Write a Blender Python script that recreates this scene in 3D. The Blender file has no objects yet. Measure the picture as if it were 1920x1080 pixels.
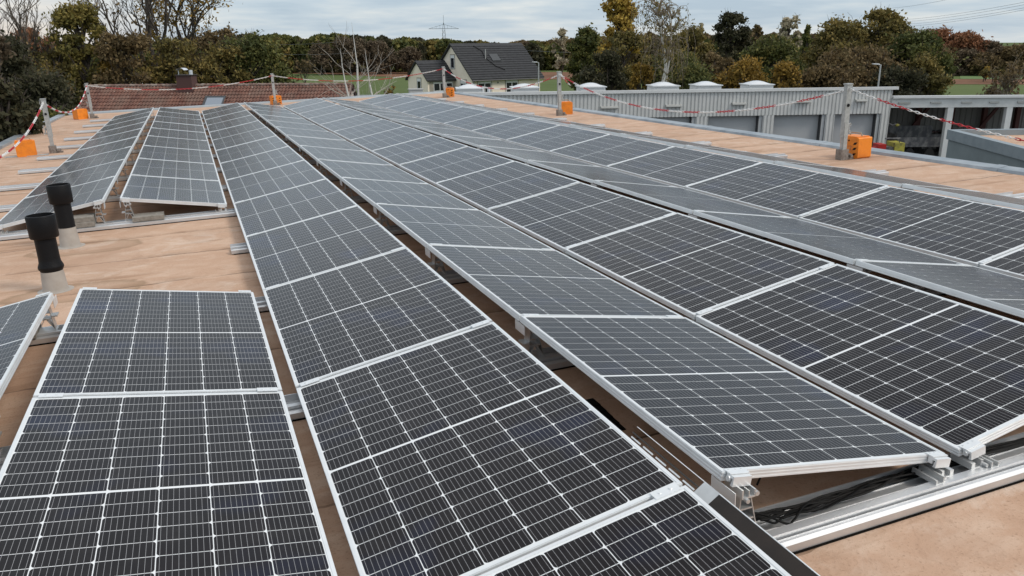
import bpy, math, random
import numpy as np
from mathutils import Matrix, Vector
R = math.radians
S = bpy.context.scene
COL = S.collection
rnd = random.Random(7)

# ------------------------------------------------------------------ camera
CAM = np.array([-0.28255, -1.91462, 1.55487])
FPX = 1489.28
YAW, PITCH, ROLL_ROOF, ROLL_WORLD = 0.36795, 0.29965, -0.03793, -0.008

def rotm(yaw, pitch, roll):
    cy, sy = math.cos(yaw), math.sin(yaw)
    f = np.array([sy*math.cos(pitch), cy*math.cos(pitch), -math.sin(pitch)])
    r = np.array([cy, -sy, 0.0]); u = np.cross(r, f)
    return r*math.cos(roll)+u*math.sin(roll), -r*math.sin(roll)+u*math.cos(roll), f

rg, ug, fg = rotm(YAW, PITCH, ROLL_WORLD)
ra, ua, fa = rotm(YAW, PITCH, ROLL_ROOF)
Mrot = np.column_stack([rg, ug, fg]) @ np.column_stack([ra, ua, fa]).T      # the roof has a slight drainage slope
ROOF_M = Matrix.Translation(Vector(CAM)) @ Matrix(Mrot.tolist()).to_4x4() @ Matrix.Translation(-Vector(CAM))
cd = bpy.data.cameras.new('camera'); cam = bpy.data.objects.new('camera', cd); COL.objects.link(cam)
cm = Matrix.Identity(4)
for i in range(3):
    cm[i][0], cm[i][1], cm[i][2], cm[i][3] = rg[i], ug[i], -fg[i], CAM[i]
cam.matrix_world = cm
cd.sensor_width = 36; cd.lens = 36*FPX/1920; cd.clip_end = 3000; cd.clip_start = 0.05
S.camera = cam

# ------------------------------------------------------------------ sky, sun, exposure
SUN_EL, SUN_AZ = R(46), R(132)      # azimuth clockwise from +Y
world = bpy.data.worlds.new('World'); S.world = world; world.use_nodes = True
nt = world.node_tree; nt.nodes.clear()
def N(t, typ, **kw):
    n = t.nodes.new(typ)
    for k, v in kw.items(): setattr(n, k, v)
    return n
def mth(t, op, a, b=None, clamp=False):
    n = N(t, 'ShaderNodeMath', operation=op, use_clamp=clamp)
    for i, x in enumerate((a, b)):
        if x is None: continue
        if isinstance(x, (int, float)): n.inputs[i].default_value = x
        else: t.links.new(x, n.inputs[i])
    return n.outputs[0]
def mixc(t, fac, a, b):
    n = N(t, 'ShaderNodeMix', data_type='RGBA')
    for i, x in ((0, fac), (6, a), (7, b)):
        if isinstance(x, (int, float)): n.inputs[i].default_value = x
        elif isinstance(x, tuple): n.inputs[i].default_value = (*x[:3], 1)
        else: t.links.new(x, n.inputs[i])
    return n.outputs[2]
def rampn(t, x, stops):
    n = N(t, 'ShaderNodeValToRGB'); e = n.color_ramp.elements
    while len(e) < len(stops): e.new(0.5)
    for el, (p, c) in zip(e, stops):
        el.position = p; el.color = (*c[:3], 1) if isinstance(c, tuple) else (c, c, c, 1)
    t.links.new(x, n.inputs[0]); return n.outputs[0]
out = N(nt, 'ShaderNodeOutputWorld')
sky = N(nt, 'ShaderNodeTexSky', sky_type='NISHITA', sun_disc=False, sun_elevation=SUN_EL, sun_rotation=SUN_AZ)
bg1 = N(nt, 'ShaderNodeBackground'); bg1.inputs[1].default_value = 0.1
nt.links.new(sky.outputs[0], bg1.inputs[0])
tc = N(nt, 'ShaderNodeTexCoord'); sep = N(nt, 'ShaderNodeSeparateXYZ'); nt.links.new(tc.outputs['Generated'], sep.inputs[0])
zc = mth(nt, 'MAXIMUM', sep.outputs[2], 0.0)
# project the direction onto a cloud deck so that the bands flatten towards the horizon
den = mth(nt, 'ADD', zc, 0.09)
cx = mth(nt, 'DIVIDE', sep.outputs[0], den); cy = mth(nt, 'DIVIDE', sep.outputs[1], den)
cmb = N(nt, 'ShaderNodeCombineXYZ'); nt.links.new(cx, cmb.inputs[0]); nt.links.new(cy, cmb.inputs[1])
n1 = N(nt, 'ShaderNodeTexNoise'); n1.inputs['Scale'].default_value = 0.55; n1.inputs['Detail'].default_value = 7; n1.inputs['Roughness'].default_value = 0.52
n1.inputs['Distortion'].default_value = 0.4
nt.links.new(cmb.outputs[0], n1.inputs['Vector'])
n2 = N(nt, 'ShaderNodeTexNoise'); n2.inputs['Scale'].default_value = 2.0; n2.inputs['Detail'].default_value = 6; nt.links.new(cmb.outputs[0], n2.inputs['Vector'])
cl = mth(nt, 'ADD', mth(nt, 'MULTIPLY', n1.outputs[0], 0.72), mth(nt, 'MULTIPLY', n2.outputs[0], 0.28))
ccol = rampn(nt, cl, [(0.38, (0.45, 0.56, 0.67)), (0.47, (0.54, 0.64, 0.73)), (0.55, (0.65, 0.72, 0.77)), (0.65, (0.82, 0.84, 0.83))])
# warm glow low in the direction left of the view
gdir = np.array([math.sin(YAW-0.72), math.cos(YAW-0.72), 0])
dt = N(nt, 'ShaderNodeVectorMath', operation='DOT_PRODUCT'); nt.links.new(tc.outputs['Generated'], dt.inputs[0]); dt.inputs[1].default_value = tuple(gdir)
gl = mth(nt, 'MULTIPLY', mth(nt, 'MULTIPLY', mth(nt, 'SUBTRACT', dt.outputs['Value'], 0.93), 12.0, True), mth(nt, 'SUBTRACT', 1.0, mth(nt, 'MULTIPLY', zc, 12.0), True), True)
ccol = mixc(nt, mth(nt, 'MULTIPLY', mth(nt, 'SUBTRACT', zc, 0.25), 1.6, True), ccol, (0.67, 0.68, 0.69))
ccol = mixc(nt, gl, ccol, (0.95, 0.76, 0.60))
ov = mth(nt, 'ADD', mth(nt, 'MULTIPLY', zc, 0.42), 0.93)
bg2 = N(nt, 'ShaderNodeBackground'); nt.links.new(ccol, bg2.inputs[0]); nt.links.new(ov, bg2.inputs[1])
ms = N(nt, 'ShaderNodeMixShader'); ms.inputs[0].default_value = 0.86
nt.links.new(bg1.outputs[0], ms.inputs[1]); nt.links.new(bg2.outputs[0], ms.inputs[2]); nt.links.new(ms.outputs[0], out.inputs[0])
sd = bpy.data.lights.new('sun', 'SUN'); sd.energy = 1.5; sd.angle = R(16); sd.color = (1, 0.92, 0.82)
so = bpy.data.objects.new('sun', sd); COL.objects.link(so)
sv = Vector((math.sin(SUN_AZ)*math.cos(SUN_EL), math.cos(SUN_AZ)*math.cos(SUN_EL), math.sin(SUN_EL)))
so.rotation_euler = sv.to_track_quat('Z', 'Y').to_euler(); so.location = (0, 0, 60)
S.view_settings.view_transform = 'Standard'; S.view_settings.look = 'None'
S.view_settings.exposure = 0.14; S.view_settings.gamma = 1; S.view_settings.use_curve_mapping = False

# ------------------------------------------------------------------ pixel -> point helpers (1920 x 1080 photo)
GZ0 = CAM[2]-7.5        # ground level
def ray(u, v):
    d = fg*FPX + rg*(u-960) - ug*(v-540); return d/np.linalg.norm(d)
def atz(u, v, z):
    d = ray(u, v); return CAM + d*((z-CAM[2])/d[2])
def atd(u, v, D):
    d = ray(u, v); return CAM + d*(D/math.hypot(d[0], d[1]))
def gxy(u, D):          # ground point at pixel column u, distance D
    q = atd(u, 85, D); return (q[0], q[1], GZ0)

# ------------------------------------------------------------------ materials
MATS = {}
def mat(name, col=(0.5, 0.5, 0.5), rough=0.5, metal=0.0, spec=0.5, noise=None, bump=None, build=None, coat=0):
    if name in MATS: return MATS[name]
    m = bpy.data.materials.new(name); m.use_nodes = True; t = m.node_tree
    b = t.nodes['Principled BSDF']
    b.inputs['Base Color'].default_value = (*col, 1); b.inputs['Roughness'].default_value = rough
    b.inputs['Metallic'].default_value = metal; b.inputs['Specular IOR Level'].default_value = spec
    b.inputs['Coat Weight'].default_value = coat
    if noise:           # (scale, second colour, lo, hi)
        c = N(t, 'ShaderNodeTexCoord'); nn = N(t, 'ShaderNodeTexNoise'); nn.inputs['Scale'].default_value = noise[0]
        nn.inputs['Detail'].default_value = 6; nn.inputs['Roughness'].default_value = 0.6
        t.links.new(c.outputs['Object'], nn.inputs['Vector'])
        f = rampn(t, nn.outputs[0], [(noise[2], 0.0), (noise[3], 1.0)])
        t.links.new(mixc(t, f, col, noise[1]), b.inputs['Base Color'])
    if bump:            # (scale, strength)
        c = N(t, 'ShaderNodeTexCoord'); nn = N(t, 'ShaderNodeTexNoise'); nn.inputs['Scale'].default_value = bump[0]
        nn.inputs['Detail'].default_value = 5
        t.links.new(c.outputs['Object'], nn.inputs['Vector'])
        bp = N(t, 'ShaderNodeBump'); bp.inputs['Strength'].default_value = bump[1]; bp.inputs['Distance'].default_value = 0.02
        t.links.new(nn.outputs[0], bp.inputs['Height']); t.links.new(bp.outputs[0], b.inputs['Normal'])
    if build: build(t, b)
    MATS[name] = m; return m

def leafmat(name, cols, trans=0.25):
    def bld(t, b):
        g = N(t, 'ShaderNodeNewGeometry'); c = N(t, 'ShaderNodeTexCoord')
        nn = N(t, 'ShaderNodeTexNoise'); nn.inputs['Scale'].default_value = 0.35; nn.inputs['Detail'].default_value = 3
        t.links.new(c.outputs['Object'], nn.inputs['Vector'])
        x = mth(t, 'ADD', mth(t, 'MULTIPLY', g.outputs['Random Per Island'], 0.5), mth(t, 'MULTIPLY', rampn(t, nn.outputs[0], [(0.3, 0.0), (0.7, 1.0)]), 0.5))
        k = len(cols)-1; cl2 = [tuple(min(.5, q*w_) for q, w_ in zip(c_, (2.45, 2.25, 2.1))) for c_ in cols]
        t.links.new(rampn(t, x, [(0.12+0.76*i/k, c_) for i, c_ in enumerate(cl2)]), b.inputs['Base Color'])
        tr = N(t, 'ShaderNodeBsdfTranslucent'); mx = N(t, 'ShaderNodeMixShader'); mx.inputs[0].default_value = trans
        t.links.new(b.inputs['Base Color'].links[0].from_socket, tr.inputs[0])
        o = t.nodes['Material Output']; t.links.new(b.outputs[0], mx.inputs[1]); t.links.new(tr.outputs[0], mx.inputs[2]); t.links.new(mx.outputs[0], o.inputs[0])
    return mat(name, rough=0.7, spec=0.2, build=bld)

ALU = mat('anodised_aluminium', (0.82, 0.84, 0.85), 0.36, 0.35, noise=(9, (0.74, 0.76, 0.77), .35, .7))
ALUD = mat('mill_aluminium', (0.62, 0.63, 0.63), 0.36, 0.6, noise=(14, (0.50, 0.51, 0.51), .35, .7))
ALUR = mat('rail_aluminium', (0.72, 0.73, 0.74), 0.42, 0.7, noise=(5, (0.62, 0.63, 0.64), .35, .7))
GALV = mat('galvanised_steel', (0.50, 0.51, 0.50), 0.5, 0.45, noise=(22, (0.38, 0.39, 0.38), .4, .65))
SHEET = mat('panel_backsheet', (0.80, 0.82, 0.83), 0.12, noise=(3, (0.74, 0.76, 0.77), .3, .7))
BUSB = mat('busbar_silver', (0.31, 0.31, 0.32), 0.18, spec=.2)
BLACK = mat('black_plastic', (0.006, 0.006, 0.007), 0.5, spec=.22, bump=(90, .15))
BLKM = mat('black_steel_sheet', (0.012, 0.009, 0.007), 0.10, 0.2, spec=.4, noise=(2.2, (.035, .024, .018), .45, .7), bump=(3, .3))
RUBB = mat('rubber_mat', (0.010, 0.009, 0.008), 0.95, spec=.05)
def cellb(t, b):
    c = N(t, 'ShaderNodeTexCoord'); oi = N(t, 'ShaderNodeObjectInfo'); g = N(t, 'ShaderNodeNewGeometry')
    mp = N(t, 'ShaderNodeVectorMath', operation='ADD'); cb = N(t, 'ShaderNodeCombineXYZ')
    t.links.new(mth(t, 'MULTIPLY', oi.outputs['Random'], 40.0), cb.inputs[0]); t.links.new(c.outputs['Object'], mp.inputs[0]); t.links.new(cb.outputs[0], mp.inputs[1])
    nn = N(t, 'ShaderNodeTexNoise'); nn.inputs['Scale'].default_value = 2.4; nn.inputs['Detail'].default_value = 2; t.links.new(mp.outputs[0], nn.inputs['Vector'])
    f = rampn(t, nn.outputs[0], [(0.55, 0.0), (0.74, 1.0)])
    base = mixc(t, f, (0.0080, 0.0060, 0.0074), (0.009, 0.014, 0.042))
    base2 = mixc(t, mth(t, 'MULTIPLY', g.outputs['Random Per Island'], 0.5), base, (0.0075, 0.006, 0.0072))
    d1 = N(t, 'ShaderNodeTexNoise'); d1.inputs['Scale'].default_value = 5; d1.inputs['Detail'].default_value = 8; d1.inputs['Roughness'].default_value = .7; t.links.new(mp.outputs[0], d1.inputs['Vector'])
    sp3 = N(t, 'ShaderNodeTexVoronoi'); sp3.inputs['Scale'].default_value = 9; t.links.new(mp.outputs[0], sp3.inputs['Vector'])
    dust = mth(t, 'ADD', mth(t, 'MULTIPLY', rampn(t, d1.outputs[0], [(.50, 0.0), (.80, 1.0)]), .035), mth(t, 'MULTIPLY', rampn(t, sp3.outputs['Distance'], [(.0, 1.0), (.035, 0.0)]), .22))
    dust = mth(t, 'ADD', dust, mth(t, 'MULTIPLY', oi.outputs['Random'], .012))
    t.links.new(mixc(t, dust, base2, (.42, .40, .37)), b.inputs['Base Color'])
    t.links.new(mth(t, 'ADD', mth(t, 'MULTIPLY', d1.outputs[0], .10), .13), b.inputs['Roughness'])
    b.inputs['Sheen Weight'].default_value = .11; b.inputs['Sheen Roughness'].default_value = .28
CELL = mat('silicon_cell', (0.018, 0.017, 0.021), 0.13, spec=0.13, build=cellb)

def roofb(t, b):
    c = N(t, 'ShaderNodeTexCoord'); sp = N(t, 'ShaderNodeSeparateXYZ'); t.links.new(c.outputs['Object'], sp.inputs[0])
    def nz(sc, det, stretch=(1, 1, 1), dist=0):
        m = N(t, 'ShaderNodeMapping'); m.inputs['Scale'].default_value = stretch; t.links.new(c.outputs['Object'], m.inputs[0])
        n = N(t, 'ShaderNodeTexNoise'); n.inputs['Scale'].default_value = sc; n.inputs['Detail'].default_value = det; n.inputs['Roughness'].default_value = 0.62
        n.inputs['Distortion'].default_value = dist; t.links.new(m.outputs[0], n.inputs[0]); return n.outputs[0]
    big = nz(0.8, 8, (0.7, 1.1, 1), 0.6); mid = nz(5, 9, (0.8, 1.2, 1), 0.4); fine = nz(85, 5); streak = nz(1.3, 9, (0.32, 1.5, 1), 1.4); scuff = nz(2.2, 9, (1, 1, 1), 0.8); grit = nz(260, 2)
    col = mixc(t, rampn(t, big, [(0.35, 0.0), (0.7, 1.0)]), (0.56, 0.375, 0.265), (0.47, 0.30, 0.205))
    col = mixc(t, rampn(t, mid, [(0.45, 0.0), (0.75, 0.75)]), col, (0.66, 0.50, 0.385))
    col = mixc(t, rampn(t, streak, [(0.56, 0.0), (0.66, 0.65)]), col, (0.32, 0.19, 0.115))
    col = mixc(t, rampn(t, scuff, [(0.56, 0.0), (0.70, 0.6)]), col, (0.72, 0.60, 0.50))
    col = mixc(t, rampn(t, grit, [(0.60, 0.0), (0.75, 0.5)]), col, (0.20, 0.13, 0.09))
    col = mixc(t, rampn(t, fine, [(0.56, 0.0), (0.70, 0.5)]), col, (0.24, 0.145, 0.09))
    # lap seams between the sheets, run across the roof, about every 0.9 m, wavering
    wob = nz(1.1, 4, (1, 0.3, 1))
    y = mth(t, 'ADD', sp.outputs[1], mth(t, 'MULTIPLY', wob, 0.22))
    fr = mth(t, 'FRACT', mth(t, 'DIVIDE', y, 0.93))
    line = mth(t, 'LESS_THAN', fr, 0.018)
    halo = mth(t, 'MULTIPLY', mth(t, 'SUBTRACT', 1.0, mth(t, 'MULTIPLY', mth(t, 'ABSOLUTE', mth(t, 'SUBTRACT', fr, 0.03)), 9.0), True), rampn(t, nz(2.3, 5), [(0.42, 0.0), (0.64, 0.9)]))
    col = mixc(t, halo, col, (0.27, 0.165, 0.10))
    patchy = nz(0.55, 10, (1, 1, 1), 1.2)
    col = mixc(t, rampn(t, patchy, [(0.48, 0.0), (0.62, 0.30)]), col, (0.40, 0.262, 0.185))
    edge = mth(t, 'SUBTRACT', 1.0, mth(t, 'MULTIPLY', mth(t, 'ABSOLUTE', mth(t, 'SUBTRACT', patchy, 0.53)), 90.0), True)
    col = mixc(t, mth(t, 'MULTIPLY', edge, 0.16), col, (0.27, 0.16, 0.10))
    col = mixc(t, mth(t, 'MULTIPLY', line, rampn(t, nz(1.7, 3), [(0.4, 0.1), (0.6, 0.85)])), col, (0.10, 0.065, 0.045))
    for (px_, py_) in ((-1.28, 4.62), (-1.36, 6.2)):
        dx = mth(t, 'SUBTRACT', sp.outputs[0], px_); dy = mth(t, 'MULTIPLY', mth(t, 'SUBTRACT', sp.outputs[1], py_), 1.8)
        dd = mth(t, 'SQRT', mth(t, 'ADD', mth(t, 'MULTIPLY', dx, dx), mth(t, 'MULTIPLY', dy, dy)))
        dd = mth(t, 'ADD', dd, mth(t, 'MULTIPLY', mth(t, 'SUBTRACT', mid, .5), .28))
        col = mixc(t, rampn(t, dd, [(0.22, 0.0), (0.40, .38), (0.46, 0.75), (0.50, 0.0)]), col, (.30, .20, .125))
    t.links.new(col, b.inputs['Base Color'])
    bp = N(t, 'ShaderNodeBump'); bp.inputs['Strength'].default_value = 0.5; bp.inputs['Distance'].default_value = 0.012
    t.links.new(mth(t, 'ADD', mth(t, 'MULTIPLY', fine, 0.3), mth(t, 'ADD', mid, mth(t, 'MULTIPLY', line, -1.2))), bp.inputs['Height']); t.links.new(bp.outputs[0], b.inputs['Normal'])
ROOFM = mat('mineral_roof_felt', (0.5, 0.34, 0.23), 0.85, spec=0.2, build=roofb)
ORANGE = mat('orange_paint', (0.88, 0.26, 0.015), 0.45, noise=(9, (0.60, 0.17, 0.02), .45, .8), bump=(40, .2))
ORED = mat('chain_red', (0.50, 0.018, 0.03), 0.4)
OWHT = mat('chain_white', (0.78, 0.78, 0.77), 0.4)
CONC = mat('paver_concrete', (0.30, 0.28, 0.25), 0.9, noise=(25, (0.20, 0.185, 0.16), .35, .7), bump=(60, .4))
LEAD = mat('grey_sleeve', (0.42, 0.385, 0.345), 0.7, noise=(8, (0.34, 0.30, 0.26), .4, .7))
FLASH = mat('zinc_flashing', (0.40, 0.435, 0.46), 0.42, 0.35, noise=(3, (0.21, 0.25, 0.285), .35, .7))

# ------------------------------------------------------------------ mesh builder
class MB:
    def __init__(s): s.v = []; s.f = []; s.m = []; s.mi = 0
    def quad(s, *p):
        i = len(s.v); s.v += [tuple(map(float, q)) for q in p]; s.f.append(tuple(range(i, i+len(p)))); s.m.append(s.mi)
    def box(s, a, b, M=None):
        x0, y0, z0 = a; x1, y1, z1 = b
        P = [(x0, y0, z0), (x1, y0, z0), (x1, y1, z0), (x0, y1, z0), (x0, y0, z1), (x1, y0, z1), (x1, y1, z1), (x0, y1, z1)]
        if M is not None: P = [tuple(M @ Vector(p)) for p in P]
        i = len(s.v); s.v += P
        for q in ((0, 3, 2, 1), (4, 5, 6, 7), (0, 1, 5, 4), (1, 2, 6, 5), (2, 3, 7, 6), (3, 0, 4, 7)):
            s.f.append(tuple(i+k for k in q)); s.m.append(s.mi)
    def prism(s, prof, ax, a, b):      # prof: closed list of 2-D points, extruded along axis ax from a to b
        n = len(prof); i = len(s.v)
        def P(p, t):
            return {'x': (t, p[0], p[1]), 'y': (p[0], t, p[1]), 'z': (p[0], p[1], t)}[ax]
        s.v += [P(p, a) for p in prof] + [P(p, b) for p in prof]
        for k in range(n):
            s.f.append((i+k, i+(k+1) % n, i+n+(k+1) % n, i+n+k)); s.m.append(s.mi)
        s.f.append(tuple(i+k for k in range(n-1, -1, -1))); s.m.append(s.mi)
        s.f.append(tuple(i+n+k for k in range(n))); s.m.append(s.mi)
    def tube(s, pts, rad, n=8, cap=True, closed=False):
        pts = [Vector(p) for p in pts]; i = len(s.v); L = len(pts)
        if not hasattr(rad, '__len__'): rad = [rad]*L
        up = None
        for k, p in enumerate(pts):
            if closed: d = (pts[(k+1) % L]-pts[k-1])
            else: d = (pts[min(k+1, L-1)]-pts[max(k-1, 0)])
            d.normalize()
            if up is None: up = d.orthogonal().normalized()
            up = (up - d*up.dot(d))
            if up.length < 1e-5: up = d.orthogonal()
            up.normalize(); w = d.cross(up)
            for j in range(n):
                a = 2*math.pi*j/n; s.v.append(tuple(p+(up*math.cos(a)+w*math.sin(a))*rad[k]))
        for k in range(L if closed else L-1):
            for j in range(n):
                a, b2 = i+k*n+j, i+k*n+(j+1) % n; c2 = (k+1) % L
                s.f.append((a, b2, i+c2*n+(j+1) % n, i+c2*n+j)); s.m.append(s.mi)
        if cap and not closed:
            s.f.append(tuple(i+j for j in range(n-1, -1, -1))); s.m.append(s.mi)
            s.f.append(tuple(i+(L-1)*n+j for j in range(n))); s.m.append(s.mi)
    def lathe(s, prof, n=24, c=(0, 0)):      # prof (r,z)
        i = len(s.v)
        for r, z in prof:
            for j in range(n):
                a = 2*math.pi*j/n; s.v.append((c[0]+r*math.cos(a), c[1]+r*math.sin(a), z))
        for k in range(len(prof)-1):
            for j in range(n):
                s.f.append((i+k*n+j, i+k*n+(j+1) % n, i+(k+1)*n+(j+1) % n, i+(k+1)*n+j)); s.m.append(s.mi)
        s.f.append(tuple(i+j for j in range(n-1, -1, -1))); s.m.append(s.mi)
        s.f.append(tuple(i+(len(prof)-1)*n+j for j in range(n))); s.m.append(s.mi)
    def mesh(s, name, mats, smooth=False):
        me = bpy.data.meshes.new(name); me.from_pydata(s.v, [], s.f)
        if not isinstance(mats, (list, tuple)): mats = [mats]
        for m in mats: me.materials.append(m)
        if len(mats) > 1: me.polygons.foreach_set('material_index', s.m)
        if smooth:
            me.polygons.foreach_set('use_smooth', [True]*len(s.f))
            me.set_sharp_from_angle(angle=R(40))
        me.update(); return me
    def build(s, name, mats, parent=None, smooth=False):
        return link(name, s.mesh(name, mats, smooth), parent)

def link(name, me, parent=None):
    o = bpy.data.objects.new(name, me); COL.objects.link(o)
    if parent: o.parent = parent
    return o
def tag(o, label=None, cat=None, group=None, kind=None):
    for k, v in (('label', label), ('category', cat), ('group', group), ('kind', kind)):
        if v: o[k] = v
    return o
def thing(name, label, cat, loc=(0, 0, 0), rz=0, group=None):
    o = bpy.data.objects.new(name, None); COL.objects.link(o); o.empty_display_size = 0.2
    o.location = tuple(map(float, loc)); o.rotation_euler = (0, 0, rz); return tag(o, label, cat, group)
ONROOF = []
def roof(o): ONROOF.append(o); return o
ORD = ['', 'first', 'second', 'third', 'fourth', 'fifth', 'sixth', 'seventh', 'eighth', 'ninth', 'tenth', 'eleventh', 'twelfth', 'thirteenth', 'fourteenth', 'fifteenth', 'sixteenth', 'seventeenth']

# ------------------------------------------------------------------ solar array (array frame: z=0 is the low top edge of the panels)
W, PY, LEN = 1.038, 1.775, 1.755
T = 0.16949; GR, GV, GBC = 0.1561, 0.0701, 0.0649
w = W*math.cos(T); h = W*math.sin(T); ZR = -0.12       # ZR roof surface
ROWS = {'A': (-GBC-2*w-GR, 1), 'B': (-GBC-w, -1), 'C': (0, 1), 'D': (w+GR, -1), 'E': (2*w+GR+GV, 1), 'F': (3*w+2*GR+GV, -1), 'G': (4*w+2*GR+2*GV, 1), 'H': (5*w+3*GR+2*GV, -1)}
KS = {'A': [-1, 0, 1]+list(range(4, 13)), 'B': [-1, 0, 1]+list(range(4, 13)), 'C': range(-2, 13), 'D': range(13), 'E': range(13), 'F': range(13), 'G': range(13), 'H': range(13)}
RN = {c: ORD[i+1] for i, c in enumerate('ABCDEFGH')}

fm = MB()       # frame: four bars with lips and side grooves
LIP = 0.012
for (a, b) in (((0, 0), (LIP, LEN)), ((W-LIP, 0), (W, LEN)), ((LIP, 0), (W-LIP, LIP)), ((LIP, LEN-LIP), (W-LIP, LEN))):
    fm.box((a[0], a[1], -0.0335), (b[0], b[1], 0))
for z0, z1 in ((-0.0075, -0.0035), (-0.0185, -0.0155), (-0.0335, -0.0275)):
    fm.box((-0.0016, 0, z0), (0, LEN, z1)); fm.box((W, 0, z0), (W+0.0016, LEN, z1))
    fm.box((0, -0.0016, z0), (W, 0, z1)); fm.box((0, LEN, z0), (W, LEN+0.0016, z1))
for a, b in (((LIP, LIP), (0.03, LEN-LIP)), ((W-0.03, LIP), (W-LIP, LEN-LIP))):     # bottom flanges
    fm.box((a[0], a[1], -0.0335), (b[0], b[1], -0.0315))
FRAME = fm.mesh('frame', ALU)
lm = MB()
lm.mi = 0; lm.box((LIP, LIP, -0.008), (W-LIP, LEN-LIP, -0.0022))
CW, CH, G1, GC = 0.1645, 0.0818, 0.0034, 0.0150
mx = (W-6*CW-5*G1)/2; my = (LEN-20*CH-18*G1-GC)/2
CHF = 0.011
lm.mi = 1
for i in range(6):
    x0 = mx+i*(CW+G1); x1 = x0+CW
    for half in range(2):
        yb = my+half*(10*CH+9*G1+GC)
        for j in range(10):
            y0 = yb+j*(CH+G1); y1 = y0+CH; z = -0.0018
            c = CHF; e = c*0.32
            if (j+i) % 2 == 0: P = [(x0+c, y0), (x1-c, y0), (x1-e, y0+e), (x1, y0+c), (x1, y1), (x0, y1), (x0, y0+c), (x0+e, y0+e)]
            else: P = [(x0, y0), (x1, y0), (x1, y1-c), (x1-e, y1-e), (x1-c, y1), (x0+c, y1), (x0+e, y1-e), (x0, y1-c)]
            lm.quad(*[(p[0], p[1], z) for p in P])
lm.mi = 2
for i in range(6):
    for half in range(2):
        yb = my+half*(10*CH+9*G1+GC)
        for b in range(9):
            x = mx+i*(CW+G1)+CW*(b+0.5)/9
            lm.quad((x-0.0006, yb+0.002, -0.0015), (x+0.0006, yb+0.002, -0.0015), (x+0.0006, yb+10*CH+9*G1-0.002, -0.0015), (x-0.0006, yb+10*CH+9*G1-0.002, -0.0015))
LAM = lm.mesh('laminate', [SHEET, CELL, BUSB])
jb = MB(); 
for yy in (LEN*.5-.02,): jb.box((W/2-.35, yy-.03, -.028), (W/2+.35, yy+.03, -.0095))
def rowname(c, k):
    if c in 'AB' and k < 3: return f'{RN[c]} row from left, near block beside the vent pipes', 1-k+1
    return f'{RN[c]} row from the left', 13-k
for c, (x0, sg) in ROWS.items():
    for k in KS[c]:
        if c in 'AB' and k < 3:
            lab = f'dark solar panel, {ORD[2-k]} nearest the vent pipes in the {RN[c]} row'
        else:
            lab = f'dark solar panel, {ORD[13-k]} from the far end of the {RN[c]} row from left'
        p = roof(thing('solar_panel', lab, 'solar panel', (x0, k*PY+0.01, h if sg < 0 else 0), 0, 'solar panels in tilted rows on the roof'))
        p.rotation_euler = (R(rnd.gauss(0, .07)), -T*sg+R(rnd.gauss(0, .09)), 0)
        link('frame', FRAME, p); link('cell_sheet', LAM, p)

# brackets -------------------------------------------------------------
RZ = ZR+0.055       # rail top
lb = MB()           # low bracket (local x=0 at the panel edge, +x into the row, y=0 seam)
lb.box((0.012, -0.045, RZ), (0.03, 0.05, RZ+0.026)); lb.box((0.06, -0.045, RZ), (0.072, 0.05, RZ+0.032)); lb.box((0.03, -0.045, RZ), (0.06, 0.05, RZ+0.006))
lb.box((0.085, -0.07, RZ), (0.092, 0.04, RZ+0.028)); lb.box((0.092, -0.07, RZ), (0.12, 0.04, RZ+0.005)); lb.box((0.12, -0.07, RZ), (0.127, 0.04, RZ+0.02))
lb.tube([(0.075, -0.062, RZ+.012), (0.075, -0.03, RZ+.012)], 0.008, 8)
LOWB = lb.mesh('foot', ALUD)
cl_ = MB()          # clamp plate over the seam, in the panel plane (x along slope)
cl_.box((0.022, -0.021, 0.0006), (0.115, 0.021, 0.004)); cl_.box((0.022, -0.008, -0.03), (0.115, 0.008, 0.0006))
cl_.tube([(0.05, 0, .004), (0.05, 0, .008)], 0.006, 6); cl_.tube([(0.09, 0, .004), (0.09, 0, .0065)], 0.005, 6)
CLMP = cl_.mesh('clamp', ALU)
ce = MB()           # end clamp, block hangs outside the frame
ce.box((0.018, -0.03, 0.0006), (0.12, 0.016, 0.004)); ce.box((0.022, -0.052, -0.012), (0.116, -0.004, -0.001)); ce.prism([(-0.052, -0.012), (-0.044, -0.012), (-0.036, -0.040), (-0.052, -0.040)], 'x', 0.022, 0.116)
ce.box((0.022, -0.03, -0.03), (0.116, -0.006, -0.012)); ce.tube([(0.012, -0.024, -.016), (0.024, -0.024, -.016)], 0.012, 10)
for q in (.035, .07, .1): ce.tube([(q, 0.004, .004), (q, 0.004, .007)], 0.005, 6)
CLME = ce.mesh('clamp', ALU)
HB = h-0.036
rb = MB()           # tall ridge bracket, lattice profile extruded along the row; x=0 is the ridge edge, +x under the panel
def leg(a, b, t=0.0035, y0=-0.045, y1=0.03):
    a = np.array(a); b = np.array(b); d = b-a; n = np.array([-d[1], d[0]])/np.linalg.norm(d)*t/2
    rb.prism([tuple(a+n), tuple(b+n), tuple(b-n), tuple(a-n)], 'y', y0, y1)
leg((0.02, RZ), (0.04, HB-.035)); leg((0.115, RZ), (0.075, HB-.035)); leg((0.02, RZ+.002), (0.066, RZ+.085)); leg((0.115, RZ+.002), (0.066, RZ+.085))
leg((0.03, RZ+.075), (0.093, RZ+.075), .006); leg((0.034, RZ+.115), (0.084, RZ+.115), .005); leg((-0.005, RZ+.09), (0.028, RZ+.09), .008)
rb.box((0.01, -0.055, RZ), (0.125, 0.05, RZ+0.004))
rb.box((0.03, -0.06, HB-.04), (0.085, 0.035, HB-.034)); rb.box((0.03, -0.06, HB-.034), (0.036, 0.035, HB-.006)); rb.box((0.079, -0.06, HB-.034), (0.085, 0.035, HB-.012))
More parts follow.
